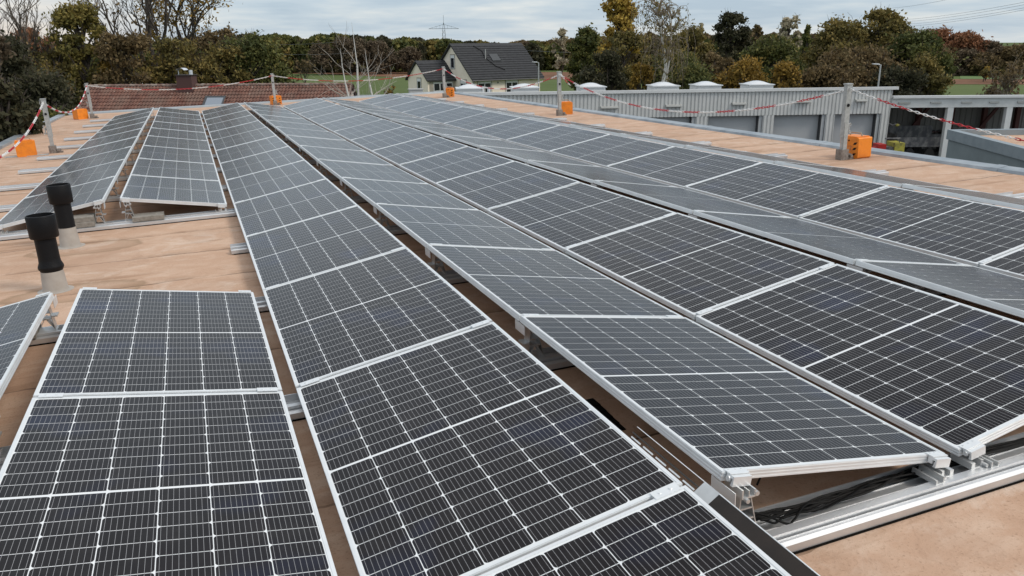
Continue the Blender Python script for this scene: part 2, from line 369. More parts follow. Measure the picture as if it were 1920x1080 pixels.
rb.box((0.056, -0.06, HB-.034), (0.060, 0.035, HB-.012))
rb.tube([(0.09, -0.062, HB-.03), (0.09, -0.03, HB-.03)], 0.009, 8); rb.tube([(0.048, -0.07, HB-.045), (0.048, -0.05, HB-.045)], 0.008, 8)
RIDB = rb.mesh('stand', ALUD)
sp_ = MB(); sp_.box((-0.006, -0.07, HB-.055), (-0.003, 0.06, HB-.002)); SIDEP = sp_.mesh('side_plate', ALU)
for c, (x0, sg) in ROWS.items():
    ss = sorted(set(list(KS[c])+[k+1 for k in KS[c]]))
    for s in ss:
        near = (s == min(KS[c])) or (c in 'AB' and s == 4)
        far = s == 13 or (c in 'AB' and s == 2)
        for ridge in (False, True):
            # edge x position and direction into the row
            left = (sg > 0) != ridge
            ex = x0 if left else x0+w
            if c in 'AB' and s <= 2: where = f'{ORD[3-s]} nearest the vent pipes in row {ORD[" ABCDEFGH".index(c)]}'
            else: where = f'{ORD[14-s]} seam from the far end, {RN[c]} row'
            kind = 'ridge' if ridge else 'low'
            lab = ('tall lattice ridge bracket, ' if ridge else 'small low edge bracket, ')+where
            b = roof(thing(kind+'_bracket', lab, 'bracket', (ex, s*PY, 0), 0, kind+' brackets under the solar panels'))
            if not left: b.scale = (-1, 1, 1)
            if far: b.scale = (b.scale[0], -1, 1)
            link('stand' if ridge else 'foot', RIDB if ridge else LOWB, b)
            q = link('clamp', CLME if (near or far) else CLMP, b); q.scale = (.78, .8, .9) if (near or far) else (1, 1, 1)
            q.location = (0, 0, h if ridge else 0); q.rotation_euler = (0, T if ridge else -T, 0)
            if near or far: q.location = (0, 0.01, h if ridge else 0)
            if ridge: link('side_plate', SIDEP, b)

# base rails -----------------------------------------------------------
def rail(s, xa, xb, lab):
    o = roof(thing('base_rail', lab, 'rail', (0, s*PY, 0), 0, 'aluminium base rails across the roof'))
    m = MB(); z = ZR+0.008
    m.prism([(-.120, z), (-.105, z), (-.105, z+.038), (-.120, z+.03)], 'x', xa, xb)
    m.box((xa, -.105, z), (xb, .085, z+.012))
    m.box((xa, -.1045, z+.0125), (xb, -.085, z+.034)); m.box((xa, -.078, z+.0125), (xb, -.044, z+.050))
    m.box((xa, .078, z+.0125), (xb, .085, z+.044)); m.box((xa, -.004, z+.0125), (xb, .0, z+.018)); m.box((xa, .036, z+.0125), (xb, .039, z+.016))
    m.build('profile', ALUR, o)
    k = MB(); k.box((xa+.02, -.125, ZR+.001), (xb-.02, .09, ZR+.0075)); k.build('rubber_mat', RUBB, o)
    return o
XR = 7.32
for s in range(-1, 14):
    xa = -0.13 if s == 3 else (-2.3 if s in (0, -1, 1) else -2.9)
    if s == 4: xa = -2.9
    xb = 1.12 if s < 0 else XR
    if s == 3: lab = 'shorter aluminium base rail starting between the vent pipes and the third row'
    elif s == 0: lab = 'wide aluminium base rail exposed along the near end of the panels with black cables'
    elif s < 0: lab = 'aluminium base rail under the nearest panels of the third row'
    else: lab = f'aluminium base rail, {ORD[14-s]} one counted from the far roof edge'
    rail(s, xa, xb, lab)
# dark wind plate beside the nearest ridge panels and the pierced strip that continues it
wp = roof(thing('wind_plate', 'dark metal wind plate along the ridge edge of the nearest panels', 'metal plate'))
m = MB(); xr = w+0.012
m.prism([(xr, h-.045), (xr+.004, h-.045), (xr+.062, h-.012), (xr+.060, h-.008)], 'y', -3.6, -0.09); m.build('plate', BLKM, wp)
m = MB(); m.box((xr+.060, -3.6, h-.010), (xr+.0635, -0.09, h-.006)); m.box((xr+.061, -.008, h-.008), (xr+.0635, .42, h-.006)); m.build('bright_edge', ALU, wp)
m = MB(); m.prism([(xr, h-.047), (xr+.004, h-.045), (xr+.065, h-.009), (xr+.063, h-.005)], 'y', -.09, -0.01); m.build('joint_piece', ALUD, wp)
m = MB(); m.prism([(xr+.040, h-.026), (xr+.042, h-.028), (xr+.046, h-.024), (xr+.044, h-.022)], 'y', -.008, .42); m.build('slotted_strip', mat('dark_strip', (.05, .045, .04), .35, .5), wp)
m = MB()
for k in range(5): m.prism([(xr+.026, h-.034), (xr+.028, h-.036), (xr+.032, h-.032), (xr+.030, h-.030)], 'y', .0+k*.085, .065+k*.085)
m.build('slot_edge', ALU, wp)
# cables on the near rail
def cable(pts, lab, n=5, r=0.0045, sprd=0.02):
    o = roof(thing('cable_bundle', lab, 'cables')); m = MB()
    for k in range(n):
        q = []; ph = rnd.random()*6
        for i in range(len(pts)-1):
            a, b = Vector(pts[i]), Vector(pts[i+1])
            for t in range(10):
                u = t/10; p = a.lerp(b, u); s_ = (i*10+t)
                q.append((p.x, p.y+math.sin(s_*.35+ph)*sprd+rnd.gauss(0, .0012), p.z+abs(math.cos(s_*.22+ph*2))*sprd*.7+.003))
        m.tube(q, r, 6)
    m.build('cable', mat('cable_black', (.006, .006, .006), .55, spec=.12), o, True)
cable([(1.30, .06, ZR+.03), (1.5, .045, ZR+.03), (1.9, .05, ZR+.03), (2.4, .05, ZR+.03), (3.0, .04, ZR+.03), (3.6, .05, ZR+.03)], 'black cable bundle lying on the near base rail', 8, .0048, .016)
cable([(1.34, .02, ZR+.06), (1.45, -.005, ZR+.035), (1.6, .02, ZR+.035), (1.9, .03, ZR+.035), (2.3, .05, ZR+.05)], 'loose black cables beside the bundle on the near rail', 3, .0045, .02)
cable([(1.25, .6, ZR+.02), (1.26, .3, ZR+.01), (1.31, .08, ZR+.03)], 'black cables dropping under the ridge onto the near rail', 3)
cable([(w+.17, 3.4, ZR+.02), (w+.12, 2.4, ZR+.012), (w+.16, 1.3, ZR+.012), (w+.2, .4, ZR+.012)], 'loose black cables under the ridge gap of the third and fourth rows', 2, .005, .03)
m = MB(); m.tube([(1.47, .15, .045), (1.40, .10, .02)], .004, 6); roof(tag(m.build('cable_tie', BLACK), 'black cable tie tail sticking out under the front panel', 'cable tie'))
m = MB()
for q in range(5): m.box((w+.10, .9+q*.06, ZR+.002+.004*q), (w+.30, 1.0+q*.055, ZR+.006+.004*q))
roof(tag(m.build('mat_offcuts', RUBB), 'black rubber mat offcuts lying in the ridge gap', 'mat pieces'))

# ballast pavers
def paver(x0, x1, y0, y1, z0, lab):
    m = MB(); c = .006; z1 = z0+.05
    m.prism([(y0, z0), (y1, z0), (y1, z1-c), (y1-c, z1), (y0+c, z1), (y0, z1-c)], 'x', x0, x1)
    roof(tag(m.build('paver', CONC), lab, 'paving slab', 'grey ballast slabs on the rails'))
y4 = 4*PY
paver(-1.60, -1.35, y4-.115, y4+.10, ZR+.05, 'grey concrete slab, lower of two stacked behind the vent pipes')
paver(-1.60, -1.35, y4-.11, y4+.105, ZR+.102, 'grey concrete slab, upper of two stacked behind the vent pipes')
paver(-1.00, -.70, y4-.115, y4+.10, ZR+.05, 'single grey concrete slab on the rail under the second row')
paver(-1.62, -1.36, 2*PY-.13, 2*PY+.10, ZR+.05, 'dark grey concrete slab under the near block beside the front vent pipe')

# ------------------------------------------------------------------ roof building (array frame)
bd = roof(thing('flat_roof_building', 'large flat roofed building with tan felt roof carrying the solar panels', 'building'))
XL, XRr, YF, YN = -3.95, 8.5, 26.75, -7.0
m = MB(); nx, ny = 26, 68
for j in range(ny):
    for i in range(nx):
        xa, xb = XL+(XRr-XL)*i/nx, XL+(XRr-XL)*(i+1)/nx; ya, yb = YN+(YF-YN)*j/ny, YN+(YF-YN)*(j+1)/ny
        m.quad((xa, ya, ZR), (xb, ya, ZR), (xb, yb, ZR), (xa, yb, ZR))
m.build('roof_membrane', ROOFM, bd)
m = MB(); m.box((XL-.3, YN, -6.2), (XRr+.35, YF+.3, ZR-.02)); m.build('wall', mat('render_grey', (.38, .38, .36), .9, noise=(2, (.3, .3, .29), .4, .7)), bd)
m = MB()    # right parapet flashing: inner upstand and sloped cap, in lengths
y = YN
while y < YF:
    y2 = min(y+2.95, YF)
    m.prism([(XRr, ZR-.01), (XRr+.17, ZR-.15), (XRr+.17, ZR+.055), (XRr+.02, ZR+.035)], 'y', y, y2-.006)
    m.box((XRr-.004, y2-.09, ZR), (XRr+.276, y2+.02, ZR+.05)) if False else m.prism([(XRr-.004, ZR+.002), (XRr+.017, ZR+.040), (XRr+.174, ZR+.060), (XRr+.174, ZR+.052), (XRr+.024, ZR+.032), (XRr+.004, ZR+.002)], 'y', y2-.07, y2+.04)
    y = y2
m.build('parapet_flashing', FLASH, bd)
m = MB(); m.prism([(XL-.16, ZR-.12), (XL+.02, ZR-.01), (XL+.02, ZR+.05), (XL-.16, ZR+.06)], 'y', YN, YF); m.build('parapet_flashing', FLASH, bd)
m = MB(); m.prism([(YF-.02, ZR-.01), (YF+.22, ZR-.12), (YF+.22, ZR+.06), (YF, ZR+.04)], 'x', XL-.16, XRr+.27); m.build('parapet_flashing', mat('pale_flashing', (.36, .39, .41), .45, .3, noise=(3, (.29, .32, .34), .35, .7)), bd)

# vent pipes
def pipe(x, y, lab, skirt):
    o = roof(thing('vent_pipe', lab, 'vent pipe', (x, y, ZR)))
    m = MB(); m.lathe([(.125, .001), (.118, .004), (.092, .008), (.086, .02), (.080, .12), (.072, .20)], 32); m.build('sleeve', LEAD, o, True)
    m = MB()
    if skirt: m.lathe([(.076, .155), (.089, .182), (.086, .198), (.075, .225), (.073, .26), (.073, .47)], 32)
    else: m.lathe([(.076, .185), (.074, .20), (.073, .47)], 32)
    m.build('pipe', BLACK, o, True)
    m = MB(); m.lathe([(.074, .405), (.094, .412), (.099, .42), (.100, .576), (.097, .582), (.090, .583), (.087, .51), (.01, .505)], 32); m.build('cap', BLACK, o, True)
pipe(-1.43, 4.76, 'black capped vent pipe with flared skirt on grey sleeve, nearer of two', True)
pipe(-1.51, 6.36, 'black capped vent pipe on grey sleeve, farther of two behind the skirted one', False)

# ------------------------------------------------------------------ edge protection posts, weights, chains
def post(x, y, lab, side, rz=0):
    o = roof(thing('guard_post', lab, 'guard post', (x, y, ZR), rz, 'guard posts along the roof edge'))
    m = MB(); m.box((-.04, -.03, .30), (.04, .03, .995)); m.box((-.032, -.036, .10), (.032, -.031, .50)); m.build('pole', GALV, o)
    m = MB(); m.box((-.028, -.022, .02), (.028, .022, .30)); m.box((-.048, -.04, .985), (.048, .04, 1.0)); m.build('inner_tube', GALV, o)
    m = MB(); m.box((-.065, -.055, 0.0), (.055, .055, .14)); m.box((.055, -.04, .0), (.16, .04, .03)); m.box((.07, -.03, .03), (.13, .03, .075)); m.tube([(.10, -.03, .05), (.10, -.07, .05)], .02, 8); m.build('foot', mat('foot_steel', (.30, .275, .25), .6, .4, noise=(30, (.2, .17, .15), .4, .6)), o)
    m = MB(); m.tube([(0, -.038, .72), (0, -.03, .72)], .022, 10)
    m.build('hole_plug', BLACK, o)
    m = MB()
    sx = .04*side
    for zz in (.46, .36): m.tube([(sx, 0, zz), (sx+.045*side, -.01, zz+.02), (sx+.06*side, -.01, zz), (sx+.045*side, -.01, zz-.02)], .008, 6)
    m.tube([(sx+.02*side, -.01, .47), (sx+.03*side, -.01, .35)], .012, 6); m.build('spring_latch', GALV, o); m = MB()
    m.tube([(sx*.8, -.01, .96), (sx+.02*side, -.01, .97), (sx+.022*side, -.01, .90), (sx, -.01, .88)], .009, 6)
    m.build('hook', GALV, o); return o
def weight(x, y, lab, rz, stripes=True):
    o = roof(thing('counterweight_box', lab, 'counterweight', (x, y, ZR), rz, 'orange counterweight boxes beside the guard posts'))
    m = MB(); a, b, H = .16, .12, .28; c = .012
    m.prism([(-a, .02), (-a+.02, 0), (a-.02, 0), (a, .02), (a, H-c), (a-c, H), (-a+c, H), (-a, H-c)], 'y', -b, b)
    m.box((-a+.01, -b+.01, H-.002), (a-.04, b-.01, H+.012)); m.build('case', ORANGE, o)
    m = MB(); m.tube([(-a+.05, 0, H+.01), (-a+.055, 0, H+.05), (a-.09, 0, H+.052), (a-.06, 0, H+.01)], .009, 6); m.build('handle', mat('handle_grey', (.35, .28, .2), .5), o)
    if stripes:
        for (u, v) in ((-.115, .215), (-.115, .15), (-.12, .075), (.10, .20), (.095, .13), (.09, .055)):
            m = MB(); m.quad((u-.035, -b-.0015, v-.02), (u+.015, -b-.0015, v-.012), (u+.04, -b-.0015, v+.022), (u-.012, -b-.0015, v+.014)); m.build('hazard_mark', BLACK, o)
        m = MB(); m.box((-.05, -b-.0012, .09), (.045, -b, .17)); m.build('faded_label', mat('faded_label', (.80, .28, .06), .6, noise=(60, (.50, .14, .03), .45, .6)), o)
        m = MB(); m.tube([(-.01, -b+.001, .235), (-.01, -b-.003, .235)], .012, 10); m.build('keyhole', BLACK, o)
    return o
PST = [(7.8, 6.47), (7.7, 15.27), (7.64, 24.18), (2.31, 25.63), (-2.97, 24.57), (-2.79, 15.27), (-2.8, 6.3), (7.85, -2.6)]
LB = ['aluminium guard post beside the orange box at the right roof edge, nearest one', 'aluminium guard post at the right edge, middle one in front of ribbed hall',
      'small guard post in front of the cream house', 'guard post at the far roof edge before the tiled roof', 'leaning guard post at the far left roof corner', 'guard post on the left roof edge beside an orange box', 'guard post off the left side', 'guard post off the right side']
for i, ((x, y), lab) in enumerate(zip(PST, LB)):
    if i < 6: post(x, y, lab, -1 if i in (4, 5) else 1)
weight(8.10, 6.55, 'orange counterweight box with black hazard marks beside the nearest post', R(-88))
weight(7.98, 15.55, 'plain orange box beside the middle post on the right edge', R(-18), False)
weight(7.90, 24.5, 'small orange box with black marks in front of the cream house', R(-25))
weight(2.36, 25.92, 'orange counterweight box at the far roof edge, behind the thin middle post', R(12))
weight(-3.20, 15.1, 'plain orange counterweight box on the left roof edge', R(8), False)
weight(-3.28, 24.6, 'orange counterweight box at the far left roof corner', R(40), False)
m = MB(); m.box((-3.55, 14.98, ZR+.001), (-2.85, 15.12, ZR+.012)); roof(tag(m.build('base_plate', GALV), 'thin metal base plate under the left orange box', 'plate'))

lk = []
def chain(a, b, sag, lab, tail=False, la=.075, seg=8, thin=1.0):
    o = roof(thing('warning_chain', lab, 'chain', a, 0, 'red and white plastic chains between the guard posts'))
    A, B = Vector(a), Vector(b); L = (B-A).length; n = max(8, int(L*1.01/la*1.25)); mm = MB()
    P = []
    for i in range(n+1):
        t = i/n; p = A.lerp(B, t)-A; p.z -= sag*4*t*(1-t); P.append(p)
    for i in range(n):
        d = (P[i+1]-P[i]); ctr = (P[i]+P[i+1])/2; dn = d.normalized(); side = dn.cross(Vector((0, 0, 1))).normalized(); up = side.cross(dn)
        ax = side if i % 2 else up; ax = (ax+ (up if i % 2 else side)*.35).normalized()
        half = d.length*.72; hw = .0135*thin; rr = .0052*thin
        pts = [ctr+dn*(half*math.cos(q))*(1)+ax*(hw*math.sin(q)) for q in [math.pi*2*k/8 for k in range(8)]]
        mm.tube(pts, rr, 4, closed=True)
        if (i+1) % seg == 0 or i == n-1:
            r_ = (i//seg) % 2; mm.build('red_links' if r_ else 'white_links', ORED if r_ else OWHT, o); mm = MB()
ZT = ZR+.93
def pp(i): return (PST[i][0], PST[i][1]-.035, ZT)
chain(pp(0), pp(1), .54, 'red and white chain sagging before the ribbed hall, between right posts')
chain(pp(0), pp(7), .55, 'red and white chain from the nearest post out to the right')
chain(pp(1), pp(2), .47, 'red and white chain running towards the small post by the house', thin=1.1)
chain(pp(3), pp(2), .27, 'red and white chain over the far field side of the roof edge', thin=1.1)
chain(pp(4), pp(3), .25, 'red and white chain crossing in front of the tiled roof', thin=1.1)
chain(pp(5), pp(4), .42, 'red and white chain sagging between the two left posts', thin=1.1)
chain(pp(5), pp(6), .50, 'red and white chain dropping from the left post out of view')
chain((7.73, 15.23, ZT), (7.9, 15.1, ZT-.24), .02, 'short loose chain end hanging from the middle right post', seg=3)

for o in ONROOF:
    bpy.context.view_layer.update() if False else None
    o.matrix_basis = ROOF_M @ (Matrix.Translation(o.location) @ o.rotation_euler.to_matrix().to_4x4() @ Matrix.Diagonal((*o.scale, 1)))

# ------------------------------------------------------------------ ground
def groundb(t, b):
    c = N(t, 'ShaderNodeTexCoord'); n = N(t, 'ShaderNodeTexNoise'); n.inputs['Scale'].default_value = .05; n.inputs['Detail'].default_value = 8; t.links.new(c.outputs['Object'], n.inputs[0])
    m = N(t, 'ShaderNodeMapping'); m.inputs['Rotation'].default_value = (0, 0, .5); m.inputs['Scale'].default_value = (.02, .5, 1); t.links.new(c.outputs['Object'], m.inputs[0])
    n2 = N(t, 'ShaderNodeTexNoise'); n2.inputs['Scale'].default_value = 1; n2.inputs['Detail'].default_value = 4; t.links.new(m.outputs[0], n2.inputs[0])
    col = mixc(t, rampn(t, n.outputs[0], [(.35, 0.0), (.65, 1.0)]), (.082, .116, .038), (.106, .138, .052))
    t.links.new(mixc(t, rampn(t, n2.outputs[0], [(.5, 0.0), (.7, .5)]), col, (.12, .15, .06)), b.inputs['Base Color'])
GRASS = mat('field_grass', (.06, .12, .03), .95, spec=.1, build=groundb)
SOIL = mat('ploughed_soil', (.15, .080, .052), .95, spec=.1, noise=(.15, (.21, .115, .072), .35, .65))
m = MB(); m.quad((-1500, -1500, GZ0), (1500, -1500, GZ0), (1500, 1500, GZ0), (-1500, 1500, GZ0)); tag(m.build('ground', GRASS), kind='structure')
def patch(name, pts, matl, dz, lab=None):
    m = MB(); m.quad(*[(p[0], p[1], GZ0+dz) for p in pts]); tag(m.build(name, matl), kind='structure')
Gp = lambda u, v: atz(u, v, GZ0)
patch('ploughed_field', [Gp(430, 139), Gp(590, 138.2), Gp(700, 143), Gp(790, 146.5), Gp(1130, 150), Gp(1300, 152), Gp(1300, 135.5), Gp(430, 135)], SOIL, .04)
patch('ploughed_field', [Gp(1740, 158), Gp(1960, 159), Gp(1960, 149.5), Gp(1740, 148.5)], SOIL, .04)
patch('orchard_meadow', [Gp(1800, 148.3), Gp(1960, 149.3), Gp(1960, 138), Gp(1800, 138)], mat('pale_meadow', (.13, .20, .07), .95, noise=(.3, (.1, .16, .05), .4, .6)), .06)
a_, b_ = gxy(-700, 60), gxy(2900, 70)
YARD = mat('yard_asphalt', (.075, .074, .072), .9, noise=(.6, (.11, .108, .10), .4, .65))
patch('yard', [(-3, 27.2), (6, 44), (19, 52), (60, 45), (90, -10), (8.9, -30), (8.9, 27.2)], YARD, .03)
patch('undergrowth_soil', [(-80, -20), (-4.2, -20), (-4.2, 26), (-3, 70), (-60, 90)], mat('leaf_litter', (.05, .042, .025), .95, noise=(.7, (.03, .035, .015), .4, .6)), .02)

# ------------------------------------------------------------------ ribbed hall and open shed
Z_H = GZ0+4.84
TR = atz(1674, 162.5, Z_H); TL = atz(1060, 171, Z_H)
hd = (TL-TR); hd[2] = 0; hlen = np.linalg.norm(hd); hd /= hlen     # along the wall, leftwards
hn = np.array([hd[1], -hd[0], 0.0])
if hn @ (CAM-TR) < 0: hn = -hn                                       # towards the camera
def wu(px, py):      # distance along the hall wall seen at this pixel
    d = ray(px, py); n = hn; t = ((TR-CAM)@n)/(d@n); return float((CAM+d*t-TR)@hd)
hall = thing('ribbed_hall', 'long light grey ribbed metal hall with grey roller doors and white roof domes', 'hall', (TR[0], TR[1], GZ0))
hall.rotation_euler = (0, 0, math.atan2(-hn[0], hn[1]) )    # local -y faces the camera side after this
# local frame: X = -hd (to the right), Y = away from the camera
ang = math.atan2(-hd[1], -hd[0]); hall.rotation_euler = (0, 0, ang)
RIB = mat('ribbed_cladding', (.62, .62, .605), .5, .1, noise=(1.2, (.54, .54, .525), .4, .7))
HL = 28.0
doors = [(1216, 1305), (1328, 1431), (1452, 1549), (1565, 1652)]
DR = [(-wu(a, 214), -wu(b, 208)) for a, b in doors]; DR[0] = (DR[0][1]-(DR[1][1]-DR[1][0]), DR[0][1])
DH = 3.3
def ribs(m, x0, x1, z0, z1, y=0.0, p=.225, d=.055):
    x = x0
    while x < x1-1e-6:
        xs = [x+p*q for q in (0, .25, .33, .92, 1)]; ds = [0, 0, -d, -d, 0]
        for i in range(4):
            a, b = min(xs[i], x1), min(xs[i+1], x1)
            if b-a < 1e-6: continue
            m.quad((a, y+ds[i], z0), (b, y+ds[i+1], z0), (b, y+ds[i+1], z1), (a, y+ds[i], z1))
        x += p
m = MB(); ribs(m, -HL, 0, DH, 4.7)
ed = [-HL]+[q for d in DR for q in d]+[0]
for i in range(0, len(ed), 2): ribs(m, ed[i], ed[i+1], 0, DH)
m.box((-HL, .05, 0), (-HL+.1, 12, 4.0))
m.prism([(.001, 0), (12, 0), (12, 4.0), (.001, 4.7)], 'x', -.1, 0); m.box((-HL, 11.9, 0), (0, 12, 3.9)); m.box((-HL, .06, DH), (0, .09, 4.7))
m.build('cladding', RIB, hall)
m = MB(); m.box((-HL, -.16, 4.68), (.3, .10, 4.84)); m.build('roof_edge', mat('pale_coping', (.66, .67, .67), .5, noise=(1, (.58, .59, .59), .4, .7)), hall)
m = MB(); m.box((-HL, .1, 4.0), (.2, 12, 4.05)); m.build('roof', mat('hall_roof_grey', (.33, .335, .33), .8, noise=(1, (.27, .27, .27), .4, .7)), hall)
for a, b in DR:
    d = MB(); d.box((a+.02, .35, .0), (b-.25, .40, DH-.02)); d.build('roller_door', mat('door_grey', (.43, .44, .45), .55, noise=(1.5, (.39, .40, .41), .4, .7)), hall)
    d = MB(); d.box((b-.25, .05, 0), (b-.21, .42, DH)); d.box((a, .05, 0), (a+.02, .42, DH)); d.box((a, .03, DH-.02), (b, .42, DH+.05)); d.build('door_shade_strip', mat('door_shadow_gap', (.05, .052, .055), .6), hall)  # near-black strips paint the shade in the gap around each door
    d = MB(); d.box((b-.20, .06, 0), (b, .09, DH)); d.build('door_reveal', mat('reveal_grey', (.46, .47, .475), .55), hall)
for a, b, y_ in [(1125, 1158, 202), (1247, 1277, 199), (1371, 1397, 195), (1492, 1517, 191), (1602, 1623, 189)]:
    x1_, x2_ = -wu(a, y_), -wu(b, y_); q = TR+hd*wu(a, y_)
    z_ = CAM[2]+ (np.linalg.norm((q-CAM)[:2]))*(ray(a, y_)[2]/math.hypot(*ray(a, y_)[:2]))-GZ0
    d = MB(); d.prism([(-.28, z_-.02), (-.045, z_-.07), (-.045, z_+.09), (-.25, z_+.06)], 'x', x1_, x2_); d.build('lamp_bar', mat('bar_grey', (.38, .385, .37), .5), hall)
DOME = mat('dome_acrylic', (.66, .68, .70), .25)
def dome(x0, x1, dist=.4, hh=.19):
    cw = x1-x0; m = MB(); m.prism([(x0+.02, 4.05), (x1-.02, 4.05), (x1-.06, 5.03), (x0+.06, 5.03)], 'y', dist, dist+1.5); m.build('dome_curb', mat('curb_white', (.62, .63, .63), .5), hall)
    m = MB(); n = 10; k = 6
    g = lambda i, j: (x0+.12+(cw-.24)*i/n, dist-.05+1.6*j/k, 5.05+hh*(math.sin(math.pi*i/n)**.85)*(math.sin(math.pi*j/k)**.6 if 0 < j < k else 0)) if 0 < i < n else (x0+.12+(cw-.24)*i/n, dist-.05+1.6*j/k, 5.05)
    for i in range(n):
        for j in range(k): m.quad(g(i, j), g(i+1, j), g(i+1, j+1), g(i, j+1))
    m.box((x0-.02, dist-.06, 5.0), (x1+.02, dist+1.56, 5.055)); m.build('skylight_dome', DOME, hall, True)
for a, b in [(856, 905), (962, 1013), (1090, 1140), (1228, 1279), (1311, 1359), (1409, 1457)]:
    dome(-wu(a, 166), -wu(b, 165))
for a in (906, 918):
    x_ = -wu(a, 165); m = MB(); m.tube([(x_, .6, 4.05), (x_, .6, 5.08)], .09, 10); m.build('roof_vent', DOME, hall)
# open shed
Z_S = 4.31
SE = atz(1925, 178, GZ0+Z_S); sdv = SE-TR; sdv[2] = 0; sl = np.linalg.norm(sdv); sdv /= sl
shed = thing('open_shed', 'open fronted shed with pale beam, square pillars and dark red steel columns', 'shed', (TR[0], TR[1], GZ0), math.atan2(sdv[1], sdv[0]))
SL = sl+9; PALE = mat('pale_steel', (.66, .67, .66), .55, noise=(1.5, (.56, .57, .56), .4, .7)); RUST = mat('oxide_red_steel', (.12, .035, .028), .6)
def su(px, py):
    n = np.array([-sdv[1], sdv[0], 0]); d = ray(px, py); t = ((TR-CAM)@n)/(d@n); return float((CAM+d*t-TR)@sdv)
m = MB(); m.box((0.05, -.02, 3.62), (SL, .14, 4.16)); m.build('beam', PALE, shed)
for a_, b_ in ((1685, 1707), (1745, 1765), (1803, 1822), (1855, 1873), (1908, 1924)):
    m = MB(); m.box((su(a_, 187), -.10, 3.86), (su(b_, 187), -.021, 3.95)); m.build('lamp_bar', mat('bar_grey', ()), shed)
m = MB(); m.box((.05, -.18, 4.17), (SL, .2, 4.31)); m.box((.05, .2, 3.66), (SL, 9.2, 3.70)); m.build('roof', mat('pale_coping', ()), shed)
for px in (1663, 1779, 1889, 1990):
    x_ = su(px, 230); x_ = max(x_, .2)
    if px > 1663:
        m = MB(); m.box((x_-.17, -.01, 0), (x_+.17, .30, 3.62)); m.build('pillar', PALE, shed)
m = MB(); ribs(m, .1, SL, 0, 3.66, 9.0, .4, .05); m.build('back_wall', mat('shed_back', (.34, .33, .31), .8), shed)
for x_ in np.arange(1.2, SL, 2.3):
    m = MB(); m.box((x_, 8.5, 0), (x_+.28, 8.8, 3.66)); m.build('column', RUST, shed)
m = MB()
for z_ in (1.2, 3.0): m.box((.1, 8.7, z_), (SL, 8.85, z_+.12))
m.build('girt', RUST, shed)
for x_ in (5.0, 9.8):
    m = MB(); M_ = Matrix.Translation((x_, 8.4, 1.0)) @ Matrix.Rotation(R(35), 4, 'Y'); m.box((0, 0, 0), (.2, .15, 2.9), M_); m.build('brace', RUST, shed)
# things under the shed roof
def place_s(x, y): q = TR+sdv*x+np.array([-sdv[1], sdv[0], 0])*y*(1 if np.array([-sdv[1], sdv[0], 0])@(TR-CAM) > 0 else -1); return (q[0], q[1], GZ0)
DK = mat('dark_machinery', (.09, .09, .095), .5, .3, noise=(4, (.24, .23, .22), .45, .65))
sa = math.atan2(sdv[1], sdv[0])
def trailer(x, y, lab, zs=1.5):
    o = thing('flat_trailer', lab, 'trailer', place_s(x, y), sa, 'dark trailers parked in the shed'); o.scale = (1, 1, zs)
    m = MB(); m.box((-1.6, -.8, .7), (1.6, .8, .82)); m.box((-1.6, -.82, .82), (-1.52, .82, 1.15)); m.box((-1.6, -.82, .82), (1.6, -.78, 1.05)); m.box((1.6, -.06, .62), (2.7, .06, .74)); m.build('bed', DK, o)
    for sx in (-.7, .5):
        for sy in (-.75, .75):
            m = MB(); m.tube([(sx, sy-.1, .33), (sx, sy+.1, .33)], .33, 14); m.build('wheel', mat('tyre_black', (.012, .012, .012), .8), o)
trailer(2.6, 1.6, 'dark flat trailer in the shed beside the ribbed hall', 1.7); trailer(2.9, 4.4, 'dark trailer at the back of the shed, left bay', 2.1); trailer(8.3, 5.0, 'dark trailer in the second bay of the shed')
def rack(x, y, lab):
    o = thing('pipe_rack', lab, 'rack', place_s(x, y), sa, 'steel racks in the shed')
    m = MB()
    for px in (-1.4, 0, 1.4): m.box((px, -.3, 0), (px+.08, .3, 1.5))
    m.tube([(-1.4, 0, 1.45), (1.48, 0, 1.45)], .05, 6); m = m
    m.build('frame', DK, o); m = MB()
    for q in range(9): m.tube([(-1.7+rnd.random()*.3, -.25+.06*q, .5+.35*(q % 3)), (1.7-rnd.random()*.4, -.25+.06*q, .52+.35*(q % 3))], .035, 6)
    m.build('pipes', mat('pipe_steel', (.12, .12, .12), .4, .6), o)
rack(1.9, 7.4, 'steel rack with pipes at the shed back wall, left'); rack(5.6, 7.4, 'steel rack with pipes at the shed back wall, middle')
YEL = mat('machine_yellow', (.42, .38, .06), .5, noise=(6, (.2, .18, .05), .45, .6)); REDM = mat('machine_red', (.42, .02, .015), .45)
o = thing('compact_machine', 'yellow and black compact machine in front of the open shed', 'machine', gxy(1690, 51.3), sa); o.scale = (1.4, 1.4, 1.6)
m = MB(); m.box((-.5, -.45, .35), (.35, .45, .75)); m.box((.1, -.4, .75), (.5, .4, 1.15)); m.prism([(.5, .35), (1.3, .40), (1.25, .55), (.5, .7)], 'y', -.35, .35); m.build('body', YEL, o)
m = MB(); m.box((-.45, -.35, .75), (.08, .35, 1.0)); m.tube([(.3, -.3, 1.1), (.3, -.3, 1.3), (-.3, -.3, 1.3)], .03, 6); m.build('engine_cover', DK, o)
for sx in (-.4, .5):
    for sy in (-.5, .5): m = MB(); m.tube([(sx, sy-.09, .25), (sx, sy+.09, .25)], .25, 14); m.build('wheel', mat('tyre_black', ()), o)
o = thing('roller_attachment', 'red machine attachment standing between ribbed hall and yellow machine', 'attachment', gxy(1655, 50.6), sa); o.scale = (1.2, 1.2, 1.55)
m = MB(); m.box((-.8, -.3, .75), (.5, .3, .9)); m.box((.25, -.35, .7), (.62, .3, 1.15)); m.tube([(-.8, -.2, .95), (.3, -.2, 1.0)], .06, 8); m.build('frame', REDM, o)
